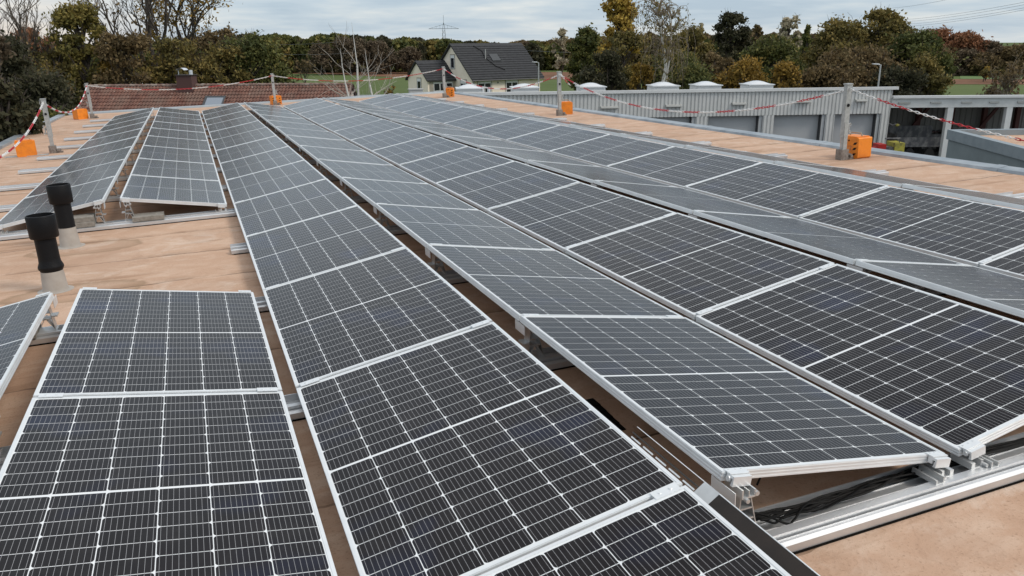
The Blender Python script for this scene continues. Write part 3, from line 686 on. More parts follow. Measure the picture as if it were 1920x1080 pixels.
m = MB(); m.tube([(-.6, -.35, .35), (-.6, .35, .35)], .34, 14); m.tube([(.35, -.35, .35), (.35, .35, .35)], .34, 14); m.build('wheel', mat('tyre_black', ()), o)
o = thing('wall_lamp', 'small yellow work lamp hanging on the hall corner inside the shed', 'lamp', place_s(.55, .35), sa)
o.location.z = GZ0+2.55
m = MB(); m.tube([(-.45, 0, .15), (-.1, 0, 0), (.1, -.05, .12)], .05, 8); m.build('arm', DK, o); m = MB(); m.lathe([(.04, -.06), (.13, .0), (.13, .05), (.05, .1)], 12, (.15, -.05)); m.build('head', YEL, o)

# right-hand wing with its own felt roof
ZW = GZ0+3.5
P0, P1, P2 = atz(1781, 243, ZW), atz(1925, 279, ZW), atz(1925, 241.3, ZW)
d1 = (P1-P0)/np.linalg.norm(P1-P0); d2 = (P2-P0)/np.linalg.norm(P2-P0)
wing = thing('grey_wing_building', 'low grey rendered building with parapet and tan roof at right edge', 'building', (0, 0, 0))
c4 = [P0, P0+d1*16, P0+d1*16+d2*9, P0+d2*9]
m = MB()
for i in range(4):
    a, b = c4[i], c4[(i+1) % 4]; m.quad((a[0], a[1], GZ0), (b[0], b[1], GZ0), (b[0], b[1], ZW-.42), (a[0], a[1], ZW-.42))
m.build('wall', mat('blue_grey_render', (.19, .225, .232), .85, noise=(.8, (.155, .185, .193), .4, .7)), wing)
m = MB()
for i in range(4):
    a, b = c4[i], c4[(i+1) % 4]; e = (b-a)/np.linalg.norm(b-a); n_ = np.array([e[1], -e[0], 0]); ctr = sum(c4)/4
    if n_@(ctr-a) < 0: n_ = -n_
    o_ = -n_*.07; A, B, C_, D_ = a+o_-e*.07, b+o_+e*.07, b+n_*.28-e*.28, a+n_*.28+e*.28
    for lo, hi, p, q in ((ZW-.44, ZW, A, B),): m.quad((*p[:2], lo), (*q[:2], lo), (*q[:2], hi), (*p[:2], hi))
    m.quad((*A[:2], ZW), (*B[:2], ZW), (*C_[:2], ZW+.002), (*D_[:2], ZW+.002)); m.quad((*D_[:2], ZW), (*C_[:2], ZW), (*C_[:2], ZW-.30), (*D_[:2], ZW-.30))
m.build('parapet_flashing', mat('wing_flashing', (.27, .315, .34), .45, .3, noise=(2, (.22, .265, .29), .4, .7)), wing)
m = MB(); m.quad(*[(p[0], p[1], ZW-.25) for p in c4]); m.build('roof_membrane', ROOFM, wing)

# ------------------------------------------------------------------ tiled roof house beyond the far edge
ZT_ = CAM[2]-2.55
RA, RB = atz(168, 162, ZT_), atz(662, 158.5, ZT_); rl = np.linalg.norm(RB-RA); rd = (RB-RA)/rl
th = thing('tiled_roof_house', 'house with brown pantile roof just beyond the far roof edge', 'house', tuple(RA), math.atan2(rd[1], rd[0]))
# local x along ridge, -y towards camera (downslope), pitch 35
pit = R(35); TP, TW_ = .33, .215
def slope(sgn, name, M_):
    nu = int(rl/TW_*5); nv_rows = 16; sub = [0, .04, .5, .97]; pts = []; rowsY = []
    for r_ in range(nv_rows):
        for s_ in sub: rowsY.append((r_, s_))
    U = np.linspace(0, rl, nu+1); V = []
    for r_, s_ in rowsY:
        d = (r_+s_)*TP; lift = .045*s_ + .004
        wave = .042*np.clip(np.sin((U/TW_)*2*math.pi), -.5, 1); jit = .004*np.sin(U*3.1+r_*1.7)
        hgt = lift+wave+jit
        yy = -(d*math.cos(pit))*sgn + (-hgt*math.sin(pit)*sgn); zz = -d*math.sin(pit)+hgt*math.cos(pit)
        V.append(np.column_stack([U, yy, zz]))
    V = np.concatenate(V); n = nu+1; F = []
    for a in range(len(rowsY)-1):
        for i in range(nu): F.append((a*n+i, a*n+i+1, (a+1)*n+i+1, (a+1)*n+i))
    me = bpy.data.meshes.new(name); me.from_pydata(V.tolist(), [], F); me.materials.append(M_); me.polygons.foreach_set('use_smooth', [True]*len(F)); me.set_sharp_from_angle(angle=R(50)); link(name, me, th)
def tileb(t, b):
    c = N(t, 'ShaderNodeTexCoord'); v = N(t, 'ShaderNodeTexVoronoi'); m_ = N(t, 'ShaderNodeMapping'); m_.inputs['Scale'].default_value = (1/TW_, 1/(TP*.82), .01)
    t.links.new(c.outputs['Object'], m_.inputs[0]); t.links.new(m_.outputs[0], v.inputs['Vector']); v.inputs['Scale'].default_value = 1.0; v.inputs['Randomness'].default_value = .2
    n = N(t, 'ShaderNodeTexNoise'); n.inputs['Scale'].default_value = .9; n.inputs['Detail'].default_value = 7; t.links.new(c.outputs['Object'], n.inputs[0])
    sp = N(t, 'ShaderNodeSeparateColor'); t.links.new(v.outputs['Color'], sp.inputs[0])
    col = mixc(t, sp.outputs[0], (.105, .042, .030), (.19, .088, .062))
    col = mixc(t, rampn(t, n.outputs[0], [(.45, 0.0), (.72, .8)]), col, (.16, .105, .082))
    n3 = N(t, 'ShaderNodeTexNoise'); n3.inputs['Scale'].default_value = 5; n3.inputs['Detail'].default_value = 6; t.links.new(c.outputs['Object'], n3.inputs[0])
    t.links.new(mixc(t, rampn(t, n3.outputs[0], [(.64, 0.0), (.72, .55)]), col, (.5, .45, .4)), b.inputs['Base Color'])
TILE = mat('clay_pantiles', (.2, .1, .07), .75, build=tileb)
slope(1, 'roof_slope', TILE); slope(-1, 'roof_slope', TILE)
m = MB()
for i in range(int(rl/.34)):
    x_ = i*.34; m.tube([(x_, 0, .03), (x_+.36, 0, .015)], [.115, .095], 10)
m.build('ridge_tiles', mat('ridge_tile', (.17, .10, .08), .8, noise=(3, (.33, .29, .25), .45, .65)), th, True)
sd_ = 5.3*math.cos(pit); zd_ = 5.3*math.sin(pit)
m = MB()
for x_ in (.15, rl-.15):
    i = len(m.v); m.v += [(x_, 0, -.12), (x_, -sd_, -zd_-.12), (x_, -sd_, -6), (x_, sd_, -6), (x_, sd_, -zd_-.12)]; m.f.append(tuple(range(i, i+5))); m.m.append(0)
m.quad((.15, -sd_, -zd_-.1), (rl-.15, -sd_, -zd_-.1), (rl-.15, -sd_, -6), (.15, -sd_, -6)); m.build('wall', mat('pinkish_render', (.50, .42, .38), .9), th)
m = MB()
for x_ in (-.02, rl-.06):
    for sg_ in (1, -1): m.quad((x_, 0, .05), (x_+.08, 0, .05), (x_+.08, -sd_*sg_, -zd_+.05), (x_, -sd_*sg_, -zd_+.05)); m.quad((x_, 0, .05), (x_, -sd_*sg_, -zd_+.05), (x_, -sd_*sg_, -zd_-.16), (x_, 0, -.16))
m.build('verge', mat('verge_brown', (.06, .035, .03), .7), th)
def rx(px): return (px-168)/(662-168)*rl
cx0, cx1 = rx(340), rx(368)
m = MB(); m.box((cx0, -.62, -1.0), (cx1, .30, .66)); m.build('chimney', mat('chimney_cladding', (.085, .04, .035), .7), th)
m = MB(); m.box((cx0-.06, -.68, .66), (cx1+.06, .36, .72)); m.build('chimney_cap', mat('dark_sheet', (.04, .03, .028), .5), th)
m = MB(); n = 8
for i in range(n):
    a0, a1 = -1.05+2.1*i/n, -1.05+2.1*(i+1)/n; f_ = lambda a: (cx0+.25+.32*math.sin(a), .86+.28*math.cos(a))
    p, q = f_(a0), f_(a1); m.quad((p[0], -.5, p[1]), (q[0], -.5, q[1]), (q[0], .2, q[1]), (p[0], .2, p[1]))
m.tube([(cx1-.15, -.2, .72), (cx1-.15, -.2, 1.0)], .12, 12); m.tube([(cx0+.03, -.2, .72), (cx0+.03, -.2, .98)], .03, 6); m.build('chimney_hood', mat('bright_metal', (.75, .78, .82), .3, .5), th)
# roof window
k0, k1 = rx(399), rx(430)
def sl(x, d, o_=0): return (x, -d*math.cos(pit)-o_*math.sin(pit), -d*math.sin(pit)+o_*math.cos(pit))
d0, d1_ = 1.32, 2.6
m = MB()
for a, b, c, d in ((k0-.12, k0, d0-.12, d1_+.1), (k1, k1+.12, d0-.12, d1_+.1), (k0, k1, d0-.12, d0), (k0, k1, d1_, d1_+.1)):
    m.quad(sl(a, c, .12), sl(b, c, .12), sl(b, d, .12), sl(a, d, .12)); m.quad(sl(a, c, .12), sl(a, d, .12), sl(a, d, .0), sl(a, c, .0)); m.quad(sl(a, d, .12), sl(b, d, .12), sl(b, d, 0), sl(a, d, 0)); m.quad(sl(a, c, .12), sl(b, c, .12), sl(b, c, 0), sl(a, c, 0))
rw = m.build('roof_window', mat('window_flashing', (.05, .055, .06), .5), th)
m = MB(); m.quad(sl(k0, d0, .09), sl(k1, d0, .09), sl(k1, d1_, .09), sl(k0, d1_, .09)); m.build('pane', mat('roof_glass', (.25, .29, .34), .08, .2), rw)

# grey flat annex just past the far right roof corner
q0 = atz(690, 178, GZ0+4.2); q1 = atz(868, 174, GZ0+4.2)
e_ = (q1-q0)/np.linalg.norm(q1-q0); an = thing('flat_annex', 'low flat roofed grey annex between tiled roof and ribbed hall', 'building', (q0[0], q0[1], GZ0), math.atan2(e_[1], e_[0]))
LL = np.linalg.norm(q1-q0)
m = MB(); m.box((-2.5, -7, 0), (LL, 0, 4.0)); m.build('wall', mat('render_grey', ()), an)
m = MB(); m.box((-2.6, -.2, 4.0), (LL, .1, 4.2)); m.box((-2.6, -7.1, 4.0), (-2.4, -.2, 4.2)); m.build('coping', mat('pale_flashing', ()), an)
m = MB(); m.box((-2.4, -7.1, 4.0), (LL, -.2, 4.06)); m.build('roof', mat('gravel_roof', (.30, .30, .295), .9, noise=(2, (.22, .22, .21), .4, .6)), an)
m = MB(); x_ = LL*(765-690)/(868-690); m.box((x_, -.6, 4.2), (x_+.9, .0, 4.5)); m.box((x_-.05, -.65, 4.5), (x_+.95, .05, 4.56)); m.build('roof_box', mat('vent_grey', (.4, .4, .39), .7), an)

# ------------------------------------------------------------------ cream house
HA = atd(885, 141, 113.0); th_h = R(33)
lat = np.array([rg[0], rg[1], 0]); lat /= np.linalg.norm(lat)
# direction of view to the house and its lateral
vd = HA-CAM; vd[2] = 0; vd /= np.linalg.norm(vd); lt = np.array([vd[1], -vd[0], 0])
hx = lt*math.cos(th_h)+vd*math.sin(th_h)
house = thing('cream_house', 'unfinished cream gabled house with dark tiled roof beyond the hall', 'house', (HA[0], HA[1], GZ0), math.atan2(hx[1], hx[0]))
CREAM = mat('cream_render', (.90, .80, .68), .9, noise=(.8, (.82, .72, .60), .4, .7))
RAW = mat('raw_plaster', (.33, .30, .26), .9, noise=(1.5, (.45, .40, .33), .4, .6))
HLn, HW, EV, RG = 11.8, 10.2, 2.95, 7.32
m = MB(); m.box((0, 0, 0), (HLn, HW, EV+.1))
for x_ in (0, HLn):
    i = len(m.v); m.v += [(x_, 0, EV+.1), (x_, HW, EV+.1), (x_, HW/2, RG-.12)]; m.f.append((i, i+1, i+2)); m.m.append(0)
m.build('wall', CREAM, house)
def groof(m, x0, x1, y0, y1, ze, zr, oh, th_=.14):
    ym = (y0+y1)/2; sl_ = (zr-ze)/(ym-y0)
    for ya, s_ in ((y0-oh, 1), (y1+oh, -1)):
        za = ze-oh*sl_
        m.quad((x0, ya, za+th_), (x1, ya, za+th_), (x1, ym, zr+th_), (x0, ym, zr+th_)); m.quad((x0, ya, za), (x1, ya, za), (x1, ym, zr), (x0, ym, zr))
        m.quad((x0, ya, za), (x1, ya, za), (x1, ya, za+th_), (x0, ya, za+th_))
        for x_ in (x0, x1): m.quad((x_, ya, za), (x_, ym, zr), (x_, ym, zr+th_), (x_, ya, za+th_))
    n = int((ym-y0+oh)/.36)      # tile courses as small steps
    for k in range(n):
        for ya, s_ in ((y0-oh, 1), (y1+oh, -1)):
            a = ya+s_*k*.36; z_ = ze-oh*sl_+k*.36*sl_+th_
            m.quad((x0, a, z_+.012), (x1, a, z_+.012), (x1, a+s_*.34, z_+.34*sl_-.0), (x0, a+s_*.34, z_+.34*sl_-.0)); m.quad((x0, a, z_+.012), (x1, a, z_+.012), (x1, a, z_+.09), (x0, a, z_+.09)); m.quad((x0, a, z_+.09), (x1, a, z_+.09), (x1, a+s_*.34, z_+.34*sl_+.0), (x0, a+s_*.34, z_+.34*sl_+.0))
DT = mat('anthracite_tiles', (.030, .031, .034), .6, spec=.3, noise=(2, (.045, .046, .049), .4, .7))
m = MB(); groof(m, -.35, HLn+.4, 0, HW, EV+.02, RG, .5); hroof = m.build('roof', DT, house)
def rp(x, t, o_=.0): # t along slope from eave(0) to ridge(1) on front slope
    return (x, t*HW/2-o_*.6, EV+.02+t*(RG-EV)+.16+o_*.8)
m = MB()
sx0, sx1, t0, t1 = 5.0, 6.4, .43, .64
m.quad(rp(sx0, t0, .1), rp(sx1, t0, .1), rp(sx1, t1, .1), rp(sx0, t1, .1)); m.quad(rp(sx0, t0, .1), rp(sx1, t0, .1), rp(sx1, t0, -.05), rp(sx0, t0, -.05)); m.quad(rp(sx0, t0, .1), rp(sx0, t1, .1), rp(sx0, t1, -.05), rp(sx0, t0, -.05)); m.quad(rp(sx1, t0, .1), rp(sx1, t1, .1), rp(sx1, t1, -.05), rp(sx1, t0, -.05))
s1 = m.build('roof_window', mat('window_flashing', ()), hroof)
m = MB(); m.tube([rp(4.0, .5), (rp(4.0, .5)[0], rp(4.0, .5)[1], rp(4.0, .5)[2]+1.3)], .07, 8); m.build('vent_pipe', mat('vent_grey', ()), hroof)
m = MB(); m.tube([rp(3.3, .9, .04), rp(4.2, .73, .05), rp(4.05, .6, .05), rp(4.2, .48, .05), rp(4.9, .27, .05), rp(6.1, .155, .05)], .06, 6); m.build('cable_line', BLACK, hroof)
WF = mat('window_white', (.74, .75, .76), .4); WG = mat('window_glass', (.02, .022, .028), .06)
def win(parent, x0, x1, z0, z1, wall, mull=1, shutter=.28, raw=True, base=0.0):
    # wall: 'front' (plane y=base) or 'gable' (plane x=base)
    def bx(m, a0, a1, d0, d1, c0, c1):
        if wall == 'front': m.box((a0, base+d0, c0), (a1, base+d1, c1))
        else: m.box((base+d0, a0, c0), (base+d1, a1, c1))
    if raw: m = MB(); bx(m, x0-.18, x1+.18, -.012, .01, z0-.1, z1+.16); m.build('raw_patch', RAW, parent)
    m = MB(); f = .09
    bx(m, x0, x1, -.05, -.013, z1-shutter, z1); bx(m, x0, x0+f, -.05, -.013, z0, z1-shutter); bx(m, x1-f, x1, -.05, -.013, z0, z1-shutter); bx(m, x0+f, x1-f, -.05, -.013, z0, z0+f); bx(m, x0+f, x1-f, -.05, -.013, z1-shutter-f, z1-shutter)
    for k in range(mull):
        xm = x0+(x1-x0)*(k+1)/(mull+1); bx(m, xm-f*.6, xm+f*.6, -.05, -.013, z0+f, z1-shutter-f)
    o = m.build('window', WF, parent); m = MB(); bx(m, x0+f, x1-f, -.03, -.0125, z0+f, z1-shutter-f); m.build('pane', WG, o)
win(house, .95, 3.15, .6, 2.45, 'front'); win(house, 5.7, 7.75, .7, 2.42, 'front')
win(house, 4.45, 5.45, 4.05, 5.85, 'gable', 0, .3); win(house, 1.5, 2.95, 1.35, 2.5, 'gable', 1, .35)
m = MB(); m.box((4.2, -.03, 2.05), (4.42, -.001, 2.25)); m.build('lamp', DK, house)
m = MB(); m.tube([(.35, -.45, 2.7), (.2, -.12, 2.3), (.2, -.1, 0)], .06, 8); m.tube([(-.3, -.55, 2.52), (HLn+.3, -.55, 2.52)], .07, 8); m.build('gutter', mat('gutter_zinc', (.12, .12, .125), .5, .3), house)
# side wing
AX, AY0, AY1, AE, AR_ = -4.5, 4.4, 10.0, 2.7, 5.05
m = MB(); m.box((AX, AY0, 0), (-.001, AY1, AE+.08))
i = len(m.v); m.v += [(AX, AY0, AE+.08), (AX, AY1, AE+.08), (AX, (AY0+AY1)/2, AR_-.1)]; m.f.append((i, i+1, i+2)); m.m.append(0); m.build('side_wing_wall', CREAM, house)
m = MB(); groof(m, AX-.3, -.002, AY0, AY1, AE, AR_, .35); m.build('side_wing_roof', DT, house)
m = MB(); m.box((AX+.25, AY0-.012, 0), (-.02, AY0, AE)); m.build('raw_wall_patch', RAW, house)
win(house, AX+.9, AX+4.0, 1.05, 2.3, 'front', 2, .12, False, AY0-.012)
win(house, AY0+1.9, AY0+2.9, .2, 2.75, 'gable', 0, .3, True, AX)

# street lamps
def lamp(px, base_y, top_y, D, lab):
    b = gxy(px, D); zt = atd(px, top_y, D)[2]; o = thing('street_lamp', lab, 'street lamp', b, math.atan2(lt[1], lt[0]), 'street lamps')
    H_ = zt-GZ0; m = MB(); m.tube([(0, 0, 0), (0, 0, H_)], [.09, .06], 8); m.tube([(0, 0, H_-.05), (-.2, 0, H_+.02)], .04, 6); m.build('pole', mat('lamp_pole', (.45, .46, .46), .5, .3), o)
    m = MB(); m.prism([(-.18, H_-.02), (-.68, H_+.03), (-.68, H_+.10), (-.18, H_+.09)], 'y', -.12, .12); m.build('lamp_head', mat('lamp_head', (.6, .61, .62), .4), o)
lamp(1010, 165, 117, 88, 'grey street lamp beside the cream house'); lamp(1656, 165, 121, 72, 'grey street lamp before the large olive tree behind the hall')

# small white building seen through the trees
q = gxy(262, 95); o = thing('white_cottage', 'small white building glimpsed through the trees behind the chimney', 'building', q, .5)
zt = atd(262, 138, 95)[2]-GZ0
m = MB(); m.box((-.7, 0, 0), (1.0, 4, zt-.6)); m.build('wall', mat('white_render', (.7, .7, .68), .9), o)
m = MB(); m.prism([(-.9, zt-.6), (1.2, zt-.6), (.2, zt+.1)], 'y', -.3, 4.3); m.build('roof', mat('light_roof', (.5, .52, .55), .6), o)

# ------------------------------------------------------------------ pylon and power lines
o = thing('power_pylon', 'steel lattice power pylon standing above the forest behind the house', 'pylon', gxy(833, 460), 0)
kk = 460/FPX*1.03; Hm = 7.5+(80-34)*kk; Ha = 7.5+(80-56)*kk; m = MB()
rz_ = math.atan2(lt[1], lt[0]); o.rotation_euler = (0, 0, rz_)
for sx in (-1, 1):
    for sy in (-1, 1): m.tube([(sx*1.6, sy*1.6, 0), (sx*.55, sy*.55, Ha), (sx*.1, sy*.1, Hm-4)], .12, 4)
zz = 0; k = 0
while zz < Ha-1:
    a = 1.6-1.05*zz/Ha; z2 = min(zz+2.4, Ha); b = 1.6-1.05*z2/Ha
    for sy in (-1, 1):
        m.tube([(-a, sy*a, zz), (b, sy*b, z2)], .06, 4); m.tube([(a, sy*a, zz), (-b, sy*b, z2)], .06, 4)
    zz = z2
m.tube([(0, 0, Hm-5), (0, 0, Hm)], .1, 4); m.build('mast', mat('pylon_steel', (.13, .135, .14), .6, .3), o)
m = MB(); aw = 8.2
for sx in (-1, 1):
    for sy in (-.5, .5): m.tube([(0, sy, Ha), (sx*aw, 0, Ha-.1)], .13, 4); m.tube([(0, sy, Ha+2.2), (sx*aw, 0, Ha-.05)], .08, 4)
    for q in (.25, .5, .75): m.tube([(sx*aw*q, 0, Ha), (sx*aw*q, 0, Ha+2.2*(1-q))], .06, 4)
m.build('crossarm', mat('pylon_steel', ()), o)
def wire(a, b, sag, r, lab):
    P = []; A, B = Vector(a), Vector(b)
    for i in range(25):
        t = i/24; p = A.lerp(B, t); p.z -= sag*4*t*(1-t); P.append(p)
    m = MB(); m.tube(P, r, 5); tag(m.build('power_line', mat('wire_grey', (.16, .17, .18), .6)), lab, 'power line', 'overhead wires')
for k, (ya, yb) in enumerate([(37, 2), (41, 7), (46, 13), (50, 17)]):
    wire(atd(1690, ya, 230), atd(1990, yb-12, 130), .5, .022, f'thin overhead wire in the upper right sky, {ORD[k+1]} from the top')
wire(atd(1660, 16, 230), atd(1800, -6, 150), .3, .022, 'short overhead wire leaving the top edge above the olive tree')
wire(atd(470, 83, 190), atd(640, 78, 190), .3, .018, 'upper thin wire in front of the distant forest'); wire(atd(480, 98.5, 185), atd(660, 99, 185), .4, .02, 'lower thin wire in front of the distant forest')
wire(atd(980, 94, 140), atd(1215, 96, 120), .3, .018, 'thin wire crossing from the house roof to the birch')

# ------------------------------------------------------------------ trees
rs = np.random.RandomState(11)
def leafmesh(name, cen, nrm_spread, size, matl, parent, elong=1.6, drop=0.0):
    n = len(cen); a = rs.normal(size=(n, 3)); a[:, 2] -= drop*2.5; a /= np.linalg.norm(a, axis=1)[:, None]
    b = rs.normal(size=(n, 3)); b = np.cross(a, b); b /= np.linalg.norm(b, axis=1)[:, None]
    sz = size*rs.uniform(.6, 1.35, (n, 1)); a = a*sz*elong/2; b = b*sz/2
    # a pinched leaf-clump shape rather than a square
    V = np.stack([cen-a, cen-a*.1+b, cen+a, cen+a*.15-b*.9], 1).reshape(-1, 3)
    me = bpy.data.meshes.new(name); me.vertices.add(4*n); me.loops.add(4*n); me.polygons.add(n)
    me.vertices.foreach_set('co', V.ravel()); me.loops.foreach_set('vertex_index', np.arange(4*n)); me.polygons.foreach_set('loop_start', np.arange(0, 4*n, 4)); me.polygons.foreach_set('loop_total', np.full(n, 4))
    me.update(calc_edges=True); me.validate(); me.materials.append(matl); return link(name, me, parent)
BARK = mat('bark_grey_brown', (.075, .06, .048), .9, noise=(3, (.045, .035, .028), .4, .6)); BARKP = mat('bark_pale', (.30, .25, .19), .9, noise=(3, (.16, .13, .10), .4, .6))
BIRCH = mat('bark_birch', (.62, .60, .56), .8, noise=(2.5, (.10, .09, .08), .62, .70))
LM = {'lime': leafmat('leaf_lime', [(.036, .038, .013), (.062, .060, .018), (.095, .084, .026), (.13, .105, .03)]),
      'olive': leafmat('leaf_olive', [(.034, .034, .014), (.058, .054, .020), (.088, .076, .026), (.13, .10, .034)]),
      'green': leafmat('leaf_green', [(.020, .028, .011), (.036, .045, .016), (.058, .064, .021), (.10, .095, .03)]),
      'yellow': leafmat('leaf_yellow', [(.085, .062, .016), (.15, .105, .025), (.23, .16, .035), (.12, .09, .03)]),
      'brown': leafmat('leaf_brown', [(.036, .030, .017), (.056, .044, .023), (.085, .064, .032), (.055, .050, .025)]),
      'gold': leafmat('leaf_gold', [(.055, .042, .012), (.10, .070, .018), (.15, .10, .022), (.055, .05, .018)]),
      'red': leafmat('leaf_red', [(.068, .040, .026), (.105, .055, .033), (.14, .068, .036), (.080, .056, .036)]),
      'dark': leafmat('leaf_dark', [(.014, .016, .010), (.024, .026, .015), (.038, .036, .020)]),
      'mauve': leafmat('leaf_mauve', [(.038, .031, .022), (.056, .046, .032), (.078, .064, .044)]),
      'grey': leafmat('leaf_grey', [(.10, .10, .08), (.17, .16, .12), (.22, .20, .15)])}
def limb(m, a, b, r0, r1, bend=.12, n=5, seg=5):
    a, b = Vector(a), Vector(b); L = (b-a).length; off = Vector(rs.normal(size=3))*L*bend*.5; off.z = abs(off.z)*.5
    P = [a.lerp(b, t/seg)+off*math.sin(math.pi*t/seg) for t in range(seg+1)]; m.tube(P, [r0+(r1-r0)*t/seg for t in range(seg+1)], n, cap=False); return P
def twigs(m, p, d, L, r, depth, spread=.55, tips=None, gap=3, up=.15):
    # recursive bare branching
    p = Vector(p); d = Vector(d).normalized(); e = p+d*L+Vector(rs.normal(size=3))*L*.08; P = limb(m, p, e, r, r*.62, .12, 4 if r < .05 else 6, 3)
    if tips is not None: tips.append(tuple(e))
    if depth == 0: return
    for k in range(gap):
        q = P[1+int(rs.randint(0, 3))] if k else P[-1]
        nd = (d+Vector(rs.normal(size=3))*spread); nd.z += up; twigs(m, q, nd, L*rs.uniform(.55, .82), r*.58 if k else r*.62, depth-1, spread, tips, gap, up)
def tree(px, top, wpx, D, kind, lab, cat='tree', style='round', name=None, nleaf=5200, lsz=None, bark=None, base=.12, group=None, shape=1.0, density=1.0):
    b = gxy(px, D); H_ = atd(px, top, D)[2]-GZ0; Rr = wpx/2*D/FPX*1.0
    o = thing(name or 'tree', lab, cat, b, 0, group); bark = bark or BARK; m = MB(); lsz = (lsz or max(.15, D*.0030))*.8
    tr_ = max(.08, H_*.018)
    if style in ('round', 'bush', 'sparse', 'column', 'conifer'):
        h0 = H_*base; ch = (H_-h0)
        nb = {'round': 64, 'bush': 40, 'sparse': 34, 'column': 70, 'conifer': 40}[style]
        B = []; rad = []
        for i in range(nb):
            if style == 'conifer':
                t = (i+.5)/nb; z = h0+ch*t; rr = Rr*(1-t)**.8*rs.uniform(.35, 1); an_ = rs.uniform(0, 6.283)
                B.append((rr*math.cos(an_), rr*math.sin(an_), z)); rad.append(Rr*.30*(1-t)+.25)
                continue
            t = rs.uniform(0.02, 1)**.8; z = h0+ch*(.08+.86*t)
            prof = math.sin(math.pi*min(1, max(.06, (.12+.80*t))))**.65 if style != 'column' else math.sin(math.pi*(.12+.76*t))**.5
            if style == 'bush': prof = math.cos(t*1.25)**.8
            rr = Rr*prof*rs.uniform(.25, .88); an_ = rs.uniform(0, 6.283)
            B.append((rr*math.cos(an_), rr*math.sin(an_), z)); rad.append(Rr*rs.uniform(.11, .27)*(1 if style != 'column' else 1.15))
        B = np.array(B); rad = np.array(rad)
        if style != 'bush':
            top_t = (0, 0, h0+ch*.8); P = limb(m, (0, 0, -.2), top_t, tr_*1.2, tr_*.3, .06, 8, 6)
            for i in range(nb):
                zt_ = max(h0*.7, B[i][2]-np.hypot(B[i][0], B[i][1])*.9-.3); k = min(5, max(0, int(zt_/top_t[2]*6))); limb(m, P[k].lerp(P[k+1], rs.rand()), B[i], tr_*.42, .025, .15, 5, 4)
        else:
            for i in range(nb): limb(m, (rs.normal()*.2, rs.normal()*.2, -.1), B[i], .06, .02, .12, 4, 3)
        if style in ('round', 'column', 'bush'):      # fine twigs poking out of the crown
            for i in range(nb):
                for j in range(4):
                    dv = Vector(rs.normal(size=3)); dv.z = abs(dv.z)+.3; dv.normalize(); p0 = Vector(B[i]); L_ = rad[i]*rs.uniform(1.0, 1.9)
                    m.tube([p0, p0+dv*L_*.6+Vector(rs.normal(size=3))*L_*.08, p0+dv*L_], [.028, .016, .006], 3, cap=False)
        if style == 'sparse':
            tp = []
            for i in range(nb): twigs(m, B[i], (B[i][0], B[i][1], rad[i]*3), rad[i]*.9, .03, 2, .7, tp)
        m.build('trunk', bark, o)
        wts = rad**2*rs.uniform(.35, 1.7, nb); wts /= wts.sum(); n = int(nleaf*density*1.75); idx = rs.choice(nb, n, p=wts)
        dirs = rs.normal(size=(n, 3)); dirs /= np.linalg.norm(dirs, axis=1)[:, None]; rr = rs.uniform(.15, 1.0, (n, 1))**.5*rs.choice([1.0, 1.0, 1.15, 1.5], (n, 1))
        rr = np.where(rs.rand(n, 1) < .45, np.abs(rs.normal(size=(n, 1)))*.75, rr)
        c = B[idx]+dirs*rr*rad[idx][:, None]*np.array([1, 1, .78 if style != 'conifer' else .5])
        c[:, 2] = np.maximum(c[:, 2], .1)
        leafmesh('crown', c, 1, lsz, LM[kind], o)
    elif style == 'bare':
        tips = []; P = limb(m, (0, 0, -.2), (rs.normal()*.3, rs.normal()*.3, H_*.42), tr_*1.3, tr_*.9, .05, 8, 5)
        for k in range(6):
            an_ = k*1.05+rs.rand(); s_ = .42 if k else 0
            twigs(m, P[2+int(rs.randint(0, 4))] if k else P[-1], (math.cos(an_)*s_*Rr/H_*3, math.sin(an_)*s_*Rr/H_*3, 1), H_*.27, tr_*.62, 4, .42, tips, 3, .28)
        m.build('trunk', bark, o)
        if nleaf:
            tips = np.array(tips); n = int(nleaf*density); c = tips[rs.randint(0, len(tips), n)]+rs.normal(size=(n, 3))*Rr*.07; leafmesh('crown', c, 1, lsz, LM[kind], o)
        # fit to the height/width wanted
    elif style == 'weeping':
        tips = []; P = limb(m, (0, 0, -.2), (.4, 0, H_*.5), tr_*1.1, tr_*.85, .05, 8, 6); P2 = limb(m, P[-1], (-.6, 0, H_*.93), tr_*.7, .05, .04, 8, 6); P3 = limb(m, P[3], (Rr*.42, .3, H_*.85), tr_*.5, .04, .05, 6, 6)
        m.build('trunk', bark, o); m2 = MB(); cc = []
        for k in range(130):
            Q = P2 if k % 3 else P3; a = Q[int(rs.randint(1, 7))]; an_ = rs.uniform(0, 6.28); ln = Rr*rs.uniform(.3, .85)
            e = a+Vector((math.cos(an_)*ln, math.sin(an_)*ln, H_*rs.uniform(.0, .1))); f = e+Vector((math.cos(an_)*ln*.15, math.sin(an_)*ln*.15, -H_*rs.uniform(.08, .26)))
            m2.tube([a, a.lerp(e, .6)+Vector((0, 0, .35)), e, e.lerp(f, .4)+Vector((math.cos(an_)*.2, math.sin(an_)*.2, 0)), f], [.045, .03, .018, .012, .008], 4, cap=False)
            for q in range(int(nleaf/130)):
                t = rs.rand(); cc.append(np.array(e.lerp(f, t) if q % 4 else a.lerp(e, t))+rs.normal(size=3)*.16)
        m2.build('branches', BARKP, o); leafmesh('crown', np.array(cc), 1, lsz, LM[kind], o, 2.0, .6)
    return o
